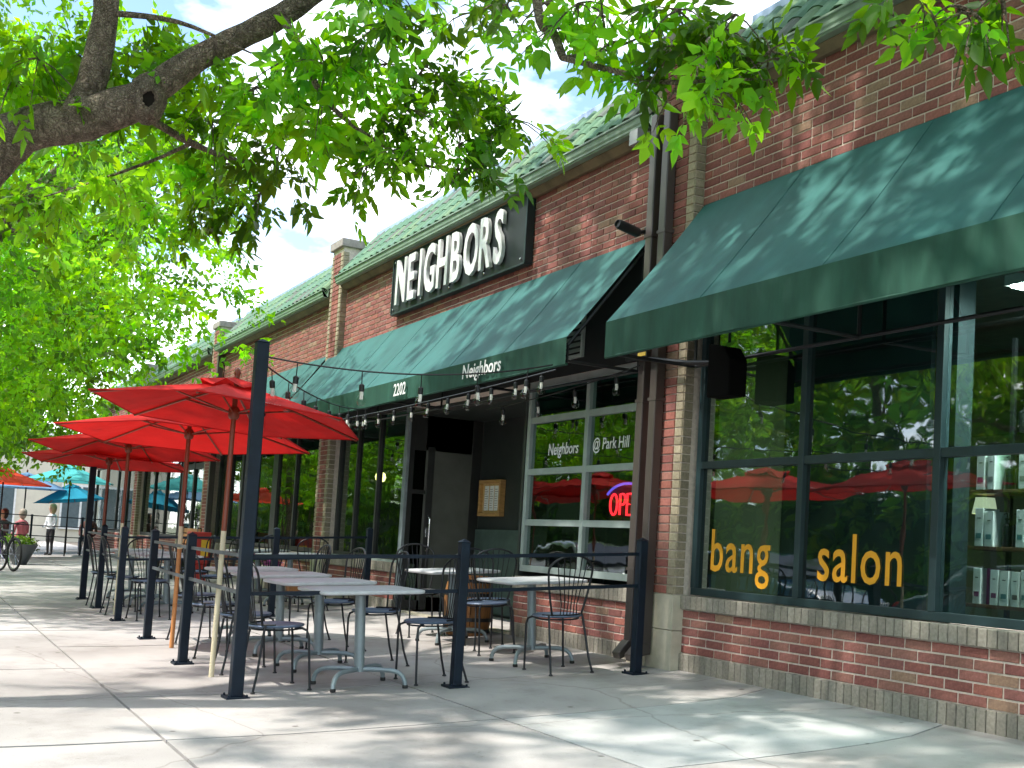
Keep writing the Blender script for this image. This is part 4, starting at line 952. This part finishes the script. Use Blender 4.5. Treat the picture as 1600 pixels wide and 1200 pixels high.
for c in KC: cluster_leaves((c[0], c[1], c[2] + .09), .14, 17, .6, .074, store, twigs=tw, tb=5)
for c in KD: cluster_leaves((c[0], c[1], c[2] + .08), .10, 8, .8, .066, store, twigs=tw, tb=4)
npart(tw, 'twigs', bark, fix=False)['kind'] = 'stuff'
P_, D_, S_, C_ = flush(store); o = leaf_object('near_leaves', nt_, P_, D_, S_, 5, 6, C_); o.location = OT; o['kind'] = 'stuff'
# crown above the frame: gives the dappled shade
def crown_points(cx, cy, cz, rx, ry, rz, n, hollow=.45, seed=0):
    q = np.random.default_rng(seed); out_ = []
    while len(out_) < n:
        v = q.uniform(-1, 1, 3); d = np.linalg.norm(v)
        if d < 1 and d > hollow * q.uniform(.3, 1): out_.append((cx + v[0] * rx, cy + v[1] * ry, cz + v[2] * rz))
    return out_
store = []
for c in crown_points(.8, -4.4, 6.9, 6.0, 4.4, 2.2, 215, seed=3):
    dist = math.hypot(c[0] - 7.37, c[1] + 5.38)
    if c[2] < .83 + dist * .50 + .3: continue
    cluster_leaves(c, .62, 60, .3, .13, store, tb=7)
P_, D_, S_, C_ = flush(store); o = leaf_object('crown', nt_, P_, D_, S_, 5, 4, C_, LEAF_CROWN); o.location = OT; o['kind'] = 'stuff'

def tree(x, y, h, r, nclus, seed, label, leaf=.15, per=46, base=(.08, .245, .013), zlow=.36, lean=(0, 0), group='street trees', tr=.17, z0=None, droop=.35):
    st = random.getstate(); random.seed(seed); z0 = g(y) if z0 is None else z0
    t = thing('shade_tree', (x, y, z0), label, 'tree', group)
    b = MB(); lx, ly = lean; zc = h * .66
    Q = [(0, 0, -.05), (lx * .1, ly * .1, h * .15), (lx * .35, ly * .35, h * .33), (lx * .7, ly * .7, h * .55), (lx, ly, h * .85)]
    limb(b, Q, [tr * 1.35, tr, tr * .85, tr * .6, tr * .15], 12)
    cl = crown_points(lx * .8, ly * .8, zc, r, r, h * (1 - zlow) * .52, nclus, .5, seed)
    for k in range(10):
        e = random.choice(cl); s = Vector(Q[2]).lerp(Vector(Q[3]), random.random()); P = bez(s, e, .12, 5, .04); b.tube(P, [tr * .45 * (1 - i / 5.5) + .012 for i in range(6)], 7)
    b.build('trunk', bark, t, smooth=True); store = []
    for c in cl: cluster_leaves(c, r * .24, per, droop, leaf, store, base=base, tb=6)
    P_, D_, S_, C_ = flush(store); o = leaf_object('crown', t, P_, D_, S_, 3, 4, C_, LEAF_FAR); o['kind'] = 'stuff'
    random.setstate(st); return t
tree(-8.6, -5.9, 8.0, 3.5, 230, 11, 'leafy street tree by the kerb beyond the second patio', .10, 60, zlow=.34, lean=(0, 1.2))
tree(-15.5, -6.0, 8.4, 3.5, 200, 12, 'tall leafy street tree at the kerb opposite the third awning', .11, 60, zlow=.28, lean=(.2, 1.6))
tree(-22.5, -3.6, 8.5, 2.9, 120, 13, 'slim grey trunked tree standing beside the parked bicycles', .13, 55, zlow=.26, lean=(.6, .3), tr=.14)
tree(-31.0, -4.6, 9.5, 3.6, 100, 14, 'big tree behind the turquoise umbrellas', .2, 46, zlow=.25, base=(.05, .14, .02))
tree(9.2, -6.3, 8.2, 3.8, 150, 15, 'street tree at the kerb opposite the bang salon window', .15, 46)
TA = ['tree across the road past the cream building', 'tallest tree far down the road', 'tree on the far corner beside the road end', 'round crowned tree across the road opposite the far patio', 'tree across the road behind the black parked car', 'tree across the road behind the silver parked car', 'tree across the road behind the blue parked car', 'tree across the road behind the dark teal parked car', 'tree across the road opposite the salon']
for k, (x, y) in enumerate(((-46, -12), (-58, -17), (-44, -20), (-34, -20), (-26, -19), (-18.5, -20), (-11.5, -19), (-4.5, -20), (3, -19))):
    tree(x, y, 9.5 + (k % 3) * .8, 4.4, 110, 20 + k, TA[k], .30, 44, z0=-.31, zlow=.12, group='trees across the road', base=(.06, .18, .015))
hd = thing('hedge', (-38, -17.0, -.31), 'tall clipped dark hedge added across the road to darken the window reflections', 'hedge'); store = []  # added out of view: hides the bright far pavement from the glass reflections
b = MB(); b.box((-52, -.5, 0), (52, .5, 2.9)); b.build('stems', mat('hedge_core', (.02, .05, .012), .95), hd)
for k in range(760): cluster_leaves((random.uniform(-52, 52), random.uniform(-.1, .8), random.uniform(.1, 3.4)), .5, 20, .1, .28, store, base=(.03, .10, .012), tb=4)
P_, D_, S_, C_ = flush(store); leaf_object('foliage', hd, P_, D_, S_, 3, 4, C_, LEAF_FAR)['kind'] = 'stuff'

# ------------------------------------------------------------------ salon shelf and products
sh = thing('display_shelf', (2.9, .5, .0), 'open wooden display shelf standing inside the salon window', 'shelf')
shm = mat('walnut', (.13, .07, .035), .5, var=.3, scale=5, stretch=(.5, 4, 4))
for z in (.66, 1.005, 1.345): b = MB(); b.box((-.62, -.13, z - .022), (.75, .13, z)); b.build('shelf_board', shm, sh, bevel=.003)
b = MB(); b.box((-.75, -.13, 1.665), (.75, .13, 1.675)); b.build('glass_shelf', glass('shelf_glass', (.7, .85, .75), 1.5), sh)
for x in (-.45, .7):
    b = MB(); b.box((x - .012, .10, .0), (x + .012, .125, 2.3)); b.build('upright', dark_steel, sh)
wbox = mat('white_carton', (.80, .82, .82), .55, var=.04); dk = mat('dark_bottle', (.02, .02, .025), .25, var=.2); pur = mat('purple_carton', (.22, .05, .14), .5); cream = mat('lamp_cream', (.85, .80, .55), .7, emit=.35)
def carton(x, z, w, h, d, m, lab, mark=True):
    o = thing('product_box', (x, .44, z + .001), lab, 'box', 'products on the salon shelf'); b = MB(); b.box((-w / 2, -d / 2, 0), (w / 2, d / 2, h)); b.build('carton', m, o, bevel=.002)
    if mark: b = MB(); b.box((-w * .2, -d / 2 - .0015, h * .72), (w * .2, -d / 2 - .0004, h * .75)); b.build('print', ink, o); b = MB(); b.box((-w * .32, -d / 2 - .0015, h * .2), (w * .32, -d / 2 - .0004, h * .34)); b.build('label', random.choice((ink, pur, MATS['grey_metal'], mat('label_teal', (.08, .22, .24), .6))), o)
def bottle(x, z, r, h, lab):
    o = thing('product_bottle', (x, .44, z + .001), lab, 'bottle', 'bottles on the salon shelf'); b = MB(); b.lathe([(r * .95, 0), (r, .01), (r, h * .62), (r * .35, h * .72), (r * .3, h * .8), (r * .4, h * .81), (r * .4, h * .86)], 12); b.build('body', dk, o, smooth=True)
    b = MB(); b.tube([(0, 0, h * .86), (0, 0, h), (-r * .8, 0, h * .98)], r * .14, 6); b.build('pump', dk, o)
for z, nm in ((.66, 'bottom'), (1.005, 'middle'), (1.345, 'top')):
    x = 2.40; k = 0
    while x < 3.08:
        w = random.choice((.05, .055, .06)); h = random.uniform(.20, .235); 
        if k in (2, 3) and nm != 'bottom': bottle(x + .03, z, .028, .2, f'small dark bottle on the {nm} wooden shelf'); x += .075
        elif k == 1 and nm == 'bottom': carton(x + .012, z, .022, .215, .12, pur, 'thin purple carton on the bottom wooden shelf', False); x += .035
        else: carton(x + w / 2, z, w, h, .14, wbox, f'tall white carton on the {nm} wooden shelf'); x += w + random.choice((.012, .02, .035))
        k += 1
bottle(2.68, 1.676, .045, .2, 'big black pump bottle on the glass shelf'); carton(2.82, 1.676, .14, .10, .12, wbox, 'low white box on the glass shelf')
lp = thing('table_lamp', (2.36, .5, 1.006), 'small cream lampshade on the middle wooden shelf end', 'lamp')
b = MB(); b.lathe([(.075, .20), (.055, .30), (.052, .30), (.072, .20)], 16); b.build('lamp_shade', cream, lp); b = MB(); b.lathe([(.04, 0), (.04, .012), (.01, .02), (.01, .22)], 10); b.build('stem', dark_steel, lp)
cl_ = thing('ceiling_light', (3.35, .26, 2.5), 'white fluorescent strip light above the salon display shelf', 'light')
b = MB(); b.box((-.6, -.12, 0), (.6, .12, .06)); b.build('housing', mat('fixture_white', (.7, .7, .7), .5), cl_); b = MB(); b.box((-.57, -.1, -.012), (.57, .1, 0)); b.build('diffuser', mat('tube_light', (1, 1, .95), .5, emit=55), cl_)
# pictures and bar inside the restaurant
pf = thing('picture_frame', (-6.2, 4.46, 1.2), 'framed picture on the wall seen through the entry door', 'picture')
b = MB(); b.box((-.4, -.03, 0), (.4, 0, .6)); b.build('frame', MATS['oak'], pf); b = MB(); b.box((-.33, -.036, .07), (.33, -.031, .53)); b.build('print', mat('blue_print', (.15, .28, .45), .7, var=.6, scale=5), pf)
pl_ = thing('pendant_lamp', (-10.2, 1.4, 1.72), 'warm glowing globe lamp inside the wide window', 'lamp')
b = MB(); b.lathe([(.01, 0), (.07, .03), (.09, .09), (.07, .15), (.01, .18)], 14); b.build('globe', mat('warm_globe', (1, .72, .25), .5, emit=3), pl_, smooth=True); b = MB(); b.tube([(0, 0, .18), (0, 0, 1.16)], .006, 5); b.build('cord', dark_steel, pl_)

# ------------------------------------------------------------------ second patio extras
fp = thing('flower_pot', (-9.6, -.55, g(-.55)), 'grey stone planter of purple flowers under the wide window', 'planter')
b = MB(); b.box((-.6, -.16, 0), (.6, .16, .42)); b.build('trough', stone, fp, bevel=.015)
store = []
for k in range(16): cluster_leaves((random.uniform(-.55, .55), random.uniform(-.12, .12), .48), .13, 24, .2, .05, store, base=(.07, .10, .03) if k % 2 else (.25, .05, .16), tb=4)
P_, D_, S_, C_ = flush(store); leaf_object('flowers', fp, P_, D_, S_, 3, 4, C_)['kind'] = 'stuff'
rb = thing('newspaper_box', (-12.6, -.85, g(-.85)), 'red metal newspaper box with yellow panel in the second patio', 'box')
b = MB(); b.box((-.18, -.17, .32), (.18, .17, .85)); b.box((-.14, -.13, 0), (.14, .13, .32)); b.build('cabinet', mat('red_metal', (.38, .025, .02), .45, var=.1), rb, bevel=.02)
b = MB(); b.box((.181, .0, .45), (.187, .13, .72)); b.build('panel', mat('yellow_panel', (.7, .42, .03), .5), rb)
bn = thing('garden_bench', (-14.2, -.9, g(-.9)), 'slatted wooden bench in front of the shop windows', 'bench', rz=0)
for k in range(4): b = MB(); b.box((-.7, -.2 + k * .1, .42), (.7, -.12 + k * .1, .445)); b.build('seat_slat', MATS['orange_wood'], bn)
for k in range(4): b = MB(); b.box((-.7, .2 + k * .015, .52 + k * .1), (.7, .225 + k * .015, .6 + k * .1)); b.build('back_slat', MATS['orange_wood'], bn)
for x in (-.6, .6):
    b = MB(); b.box((x - .03, -.2, 0), (x + .03, -.14, .42)); b.build('leg', dark_steel, bn); b = MB(); b.box((x - .03, .24, 0), (x + .03, .30, .92)); b.build('leg', dark_steel, bn)

# ------------------------------------------------------------------ far plaza: building, umbrellas, railing, people, bicycles
fb = thing('cream_building', (-41, 0, -.3), 'pale cream stucco building closing off the far end of the pavement', 'building')
stucco = mat('cream_stucco', (.62, .57, .46), .9, var=.08, scale=2)
b = MB(); b.box((-8, -4.2, 0), (0, 16, 4.2)); b.build('wall', stucco, fb); b = MB(); b.box((-8.2, -4.4, 4.2), (.25, 16.2, 4.5)); b.build('cornice', mat('white_trim', (.72, .72, .70), .7), fb, bevel=.04)
for y in (-2.2, .9, 3.6, 6.4):
    b = MB(); b.box((.0, y - .75, .1 if y == -2.2 else .75), (.08, y + .75, 2.5)); w_ = b.build('window', MATS['white_trim'], fb)
    for s in (-1, 1): b = MB(); b.box((.081, y + s * .36 - .32, .2 if y == -2.2 else .83), (.09, y + s * .36 + .32, 2.42)); b.build('pane', mat('far_pane', (.10, .13, .14), .12), w_)
teal = fabric('teal_canvas', (.09, .48, .50), .3, tcol=(.08, .5, .52)); blue = fabric('blue_canvas', (.02, .28, .42), .3); sky_b = fabric('slate_canvas', (.16, .30, .48), .3); orr = fabric('orange_canvas', (.72, .07, .03), .3)
UF = 'far patio umbrellas'
umbrella(-25.2, -1.45, 1.15, 1.82, 2.24, .2, (0, 0), dark_steel, 'pale turquoise umbrella over the far patio', None, teal, UF, (dark_steel, dark_steel), 8, False)
umbrella(-27.5, -1.15, .95, 1.35, 1.80, .5, (.05, .12), dark_steel, 'deep blue tilted umbrella under the turquoise one', None, blue, UF, (dark_steel, dark_steel), 8, False)
umbrella(-27.6, -2.30, 1.2, 1.62, 2.02, .1, (0, 0), dark_steel, 'slate blue umbrella behind the grey tree trunk', None, sky_b, UF, (dark_steel, dark_steel), 8, False)
umbrella(-24.0, -3.15, 1.2, 1.62, 1.98, .3, (0, 0), dark_steel, 'orange red umbrella by the grey tree trunk', None, orr, UF, (dark_steel, dark_steel), 8, False)
ff = thing('patio_fence', (-24.2, -.2, g(-.2)), 'low black railing along the far patio', 'fence')
for y in (-3.6, -2.4, -1.2, 0.0):
    b = MB(); b.box((-.025, y + .175, -.03), (.025, y + .225, .95)); b.build('post', navy, ff)
for z in (.42, .68, .92): b = MB(); b.box((-.012, -3.4, z - .012), (.012, .2, z + .012)); b.build('rail', navy, ff)
# people: one skin with clothes as colour zones
skinm = (.55, .33, .23)
def person(x, y, top, trousers, hair, label, h=1.62, seated=False, rz=0.):
    t = thing('person', (x, y, g(y)), label, 'person', None, rz); k = h / 1.62; b = MB()
    hz = (.46 if seated else .82) * k
    def tb(P, r): b.tube([(a * k, c * k, d * k) for a, c, d in P], [v * k for v in r], 10)
    z = hz / k
    tb([(0, 0, z - .06), (0, 0, z + .06), (0, .01, z + .2), (0, .02, z + .38), (0, 0, z + .50), (0, -.01, z + .56)], [.12, .145, .125, .15, .14, .06])
    tb([(0, 0, z + .52), (0, -.01, z + .60), (0, -.02, z + .64), (0, -.03, z + .72), (0, -.02, z + .80), (0, -.01, z + .83)], [.055, .05, .07, .088, .075, .03])
    for s in (-1, 1):
        tb([(s * .15, 0, z + .48), (s * .21, 0, z + .36), (s * .23, -.02, z + .20), (s * .20, -.14, z + .10), (s * .13, -.24, z + .12), (s * .10, -.29, z + .13)], [.05, .05, .042, .036, .03, .022])
        if seated: tb([(s * .08, 0, z), (s * .1, -.2, z + .02), (s * .1, -.42, z), (s * .1, -.44, z - .2), (s * .1, -.42, .06), (s * .1, -.50, .03)], [.085, .08, .06, .055, .04, .035])
        else: tb([(s * .08, 0, z), (s * .09, -.01, z - .3), (s * .09, 0, .42), (s * .09, .02, .1), (s * .09, .0, .05), (s * .09, -.12, .03)], [.085, .075, .055, .042, .045, .03])
    m = bpy.data.materials.new('clothes'); m.use_nodes = True; N = m.node_tree.nodes; L = m.node_tree.links; bs = N['Principled BSDF']; bs.inputs['Roughness'].default_value = .85
    tc_ = N.new('ShaderNodeTexCoord'); sx_ = N.new('ShaderNodeSeparateXYZ'); L.new(tc_.outputs['Object'], sx_.inputs[0])
    mr = N.new('ShaderNodeMath'); mr.operation = 'DIVIDE'; mr.inputs[1].default_value = h * 1.1; L.new(sx_.outputs['Z'], mr.inputs[0])
    cr = N.new('ShaderNodeValToRGB'); cr.color_ramp.interpolation = 'CONSTANT'; e = cr.color_ramp.elements
    e[0].position = 0; e[0].color = (.03, .03, .03, 1); e[1].position = .04; e[1].color = (*trousers, 1)
    for p_, c_ in (((hz + .05 * k) / h / 1.1, top), ((hz + .545 * k) / h / 1.1, skinm)): q = e.new(p_); q.color = (*c_, 1)
    L.new(mr.outputs[0], cr.inputs[0]); L.new(cr.outputs[0], bs.inputs['Base Color'])
    bo = b.build('body', m, t, smooth=True); rm_ = bo.modifiers.new('remesh', 'REMESH'); rm_.mode = 'VOXEL'; rm_.voxel_size = .02; rm_.use_smooth_shade = True
    b = MB(); b.lathe([(.02, -.16), (.075, -.10), (.10, 0), (.095, .07), (.06, .12), (.01, .135)], 12, (0, .025 * k, (z + .73) * k)); b.build('hair', mat('hair_%d' % int(hair[0] * 100), hair, .6), bo, smooth=True)
    return t
person(-25.9, -1.75, (.75, .78, .82), (.03, .03, .035), (.48, .36, .18), 'fair haired person in a white top standing by the far railing', 1.30, rz=.6)
seatm = mat('far_seat', (.05, .05, .055), .6)
for i, (x, y, top, tr_, hair, lab, a) in enumerate(((-26.3, -.75, (.10, .04, .035), (.05, .06, .10), (.03, .02, .02), 'dark haired seated person in brown under the deep blue umbrella', 1.2), (-26.2, -2.45, (.42, .12, .14), (.10, .10, .12), (.30, .25, .2), 'seated person in a pink top behind the far railing', -1.0), (-24.9, -3.0, (.08, .05, .05), (.05, .05, .06), (.05, .03, .02), 'seated person in dark clothes under the orange red umbrella', .5))):
    person(x, y, top, tr_, hair, lab, 1.5, True, a)
    st_ = thing('stool', (x, y, g(y)), ['low black stool under the person in brown', 'low black stool under the person in pink', 'low black stool under the person in dark clothes'][i], 'stool', None)
    b = MB(); b.lathe([(.16, .34), (.17, .35), (.17, .365), (.16, .37)], 14); b.build('seat', seatm, st_)
    for q in range(3): b = MB(); b.tube([(.12 * math.cos(q * 2.1), .12 * math.sin(q * 2.1), .345), (.17 * math.cos(q * 2.1), .17 * math.sin(q * 2.1), 0)], .012, 6); b.build('leg', seatm, st_)
# bicycles
def bicycle(x, y, rz, frame_m, label):
    t = thing('bicycle', (x, y, g(y)), label, 'bicycle', 'bicycles parked on the pavement', rz); tyre = mat('tyre', (.015, .015, .016), .8); r = .31
    for cx in (-.5, .5):
        b = MB(); b.tube([(cx + r * math.cos(R(a)), 0, r + .022 + r * math.sin(R(a))) for a in range(0, 360, 15)], .022, 7, closed=True); w_ = b.build('wheel', tyre, t, smooth=True)
        b = MB(); b.tube([(cx + (r - .03) * math.cos(R(a)), 0, r + .022 + (r - .03) * math.sin(R(a))) for a in range(0, 360, 15)], .011, 5, closed=True)
        for a in range(0, 360, 30): b.tube([(cx, 0, r + .022), (cx + (r - .03) * math.cos(R(a)), 0, r + .022 + (r - .03) * math.sin(R(a)))], .0025, 4)
        b.build('rim', chrome, w_)
    A, Bt, Sx, Hd, F, Bk = (-.08, 0, .30), (-.08, 0, .30), (-.2, 0, .78), (.33, 0, .78), (.5, 0, .332), (-.5, 0, .332)
    b = MB()
    for p, q in ((A, Sx), (A, (.36, 0, .68)), (Sx, Hd), (Sx, Bk), (A, Bk), (Hd, (.36, 0, .68))): b.tube([p, q], .018, 7)
    b.build('frame', frame_m, t, smooth=True)
    b = MB(); b.tube([(.31, 0, .9), (.36, 0, .68), (.42, 0, .5), F], .016, 7); b.build('fork', frame_m, t, smooth=True)
    b = MB(); b.tube([(.2, -.28, .94), (.3, -.2, .95), (.31, 0, .92), (.3, .2, .95), (.2, .28, .94)], .014, 7); b.build('handlebar', dark_steel, t, smooth=True)
    b = MB(); b.tube([Sx, (-.23, 0, .90)], .013, 6); b.build('seat_post', chrome, t)
    b = MB(); b.prism([(-.36, -.07, .90), (-.36, .07, .90), (-.2, .04, .90), (-.08, .015, .90), (-.08, -.015, .90), (-.2, -.04, .90)], (0, 0, .04)); b.build('saddle', tyre, t, bevel=.01)
    b = MB(); b.lathe([(.0, -.006), (.09, -.006), (.09, .006), (.0, .006)], 16); c = b.build('chainring', dark_steel, t, loc=(-.08, .03, .30)); c.rotation_euler = (R(90), 0, 0)
    b = MB(); b.tube([(-.08, .05, .30), (-.02, .06, .15)], .01, 5); b.tube([(-.08, -.05, .30), (-.14, -.06, .45)], .01, 5); b.build('crank', chrome, t)
    return t
bicycle(-17.6, -3.47, .30, mat('bike_black', (.02, .02, .025), .35), 'black bicycle parked closest to the planter bowl')
bicycle(-17.8, -3.72, .34, mat('bike_purple', (.06, .03, .16), .35), 'purple framed bicycle leaning next to the black one')
pb = thing('planter_bowl', (-20.2, -2.95, g(-2.95)), 'big dark bowl planter behind the bicycles', 'planter')
b = MB(); b.lathe([(.14, 0), (.16, .05), (.34, .42), (.36, .45), (.33, .45), (.30, .40)], 20); b.build('bowl', mat('bowl_grey', (.06, .07, .08), .5), pb, smooth=True)
store = []
for k in range(14): cluster_leaves((random.uniform(-.25, .25), random.uniform(-.25, .25), .52), .16, 24, .2, .06, store, base=(.08, .16, .02), tb=4)
P_, D_, S_, C_ = flush(store); leaf_object('plants', pb, P_, D_, S_, 3, 4, C_)['kind'] = 'stuff'

# ------------------------------------------------------------------ parked cars (they show in the shop glass)
def car(x, y, paint, label):
    t = thing('parked_car', (x, y, -.43), label, 'car', 'cars parked along the kerb')
    prof = [(-2.15, .35), (-2.2, .62), (-2.1, .86), (-1.5, .95), (-.95, 1.36), (-.2, 1.46), (.55, 1.40), (1.15, .98), (1.95, .86), (2.2, .66), (2.18, .36)]
    secs = [(-.86, .93), (-.80, 1), (.80, 1), (.86, .93)]; b = MB(); vs = []; fs = []; n = len(prof)
    for yy, s in secs:
        for px, pz in prof: vs.append((px * (1 if s == 1 else .985), yy * (1 - max(0, pz - .9) * .32), .35 + (pz - .35) * s))
    for i in range(3):
        for k in range(n): fs.append((i * n + k, i * n + (k + 1) % n, (i + 1) * n + (k + 1) % n, (i + 1) * n + k))
    fs += [tuple(range(n)), tuple(reversed(range(3 * n, 4 * n)))]; b.add(vs, fs); b.build('body', paint, t, bevel=.05)
    gm_ = mat('car_glass', (.015, .02, .022), .06, spec=.8)
    for s in (-1, 1):
        b = MB(); b.prism([(-1.25, s * .835, .98), (-.85, s * .765, 1.29), (-.15, s * .755, 1.36), (-.15, s * .83, .98)], (0, s * .012, 0)); b.build('side_window', gm_, t)
        b = MB(); b.prism([(-.08, s * .83, .98), (-.08, s * .755, 1.36), (.45, s * .765, 1.31), (.95, s * .835, .98)], (0, s * .012, 0)); b.build('side_window', gm_, t)
    b = MB(); b.prism([(.62, -.66, 1.395), (.62, .66, 1.395), (1.14, .74, 1.01), (1.14, -.74, 1.01)], (.015, 0, .02)); b.build('windscreen', gm_, t)
    b = MB(); b.prism([(-1.0, -.66, 1.34), (-1.0, .66, 1.34), (-1.46, .74, .99), (-1.46, -.74, .99)], (-.012, 0, .02)); b.build('rear_window', gm_, t)
    for wx in (-1.32, 1.35):
        for s in (-1, 1):
            b = MB(); b.M = Matrix.Translation((wx, s * .78, .32)) @ Matrix.Rotation(R(90), 4, 'X'); b.lathe([(.2, -.11), (.30, -.11), (.32, -.08), (.32, .08), (.30, .11), (.2, .11)], 20); w_ = b.build('tyre', MATS['tyre'], t, smooth=True)
            b = MB(); b.M = Matrix.Translation((wx, s * .80, .32)) @ Matrix.Rotation(R(90), 4, 'X'); b.lathe([(.03, -.1), (.21, -.1), (.21, .1), (.03, .1)], 14); b.build('rim', chrome, w_)
    for s in (-1, 1):
        b = MB(); b.box((2.12, s * .62 - .16, .62), (2.215, s * .62 + .16, .76)); b.build('headlight', mat('headlight', (.8, .82, .85), .15), t, bevel=.02)
        b = MB(); b.box((-2.21, s * .66 - .14, .66), (-2.10, s * .66 + .14, .82)); b.build('tail_light', mat('tail_light', (.35, .01, .01), .2), t, bevel=.02)
    return t
car(-9.0, -8.2, mat('car_blue', (.03, .10, .22), .25, var=.03, coat=1), 'blue parked saloon car at the kerb')
car(-15.0, -8.2, mat('car_silver', (.45, .47, .48), .25, .4, var=.03, coat=1), 'silver parked saloon car at the kerb')
car(-3.0, -8.2, mat('car_teal', (.02, .07, .10), .3, var=.03, coat=1), 'dark teal parked saloon car at the kerb')
car(-21.0, -8.2, mat('car_dark', (.02, .022, .025), .25, var=.03, coat=1), 'black parked saloon car at the kerb')
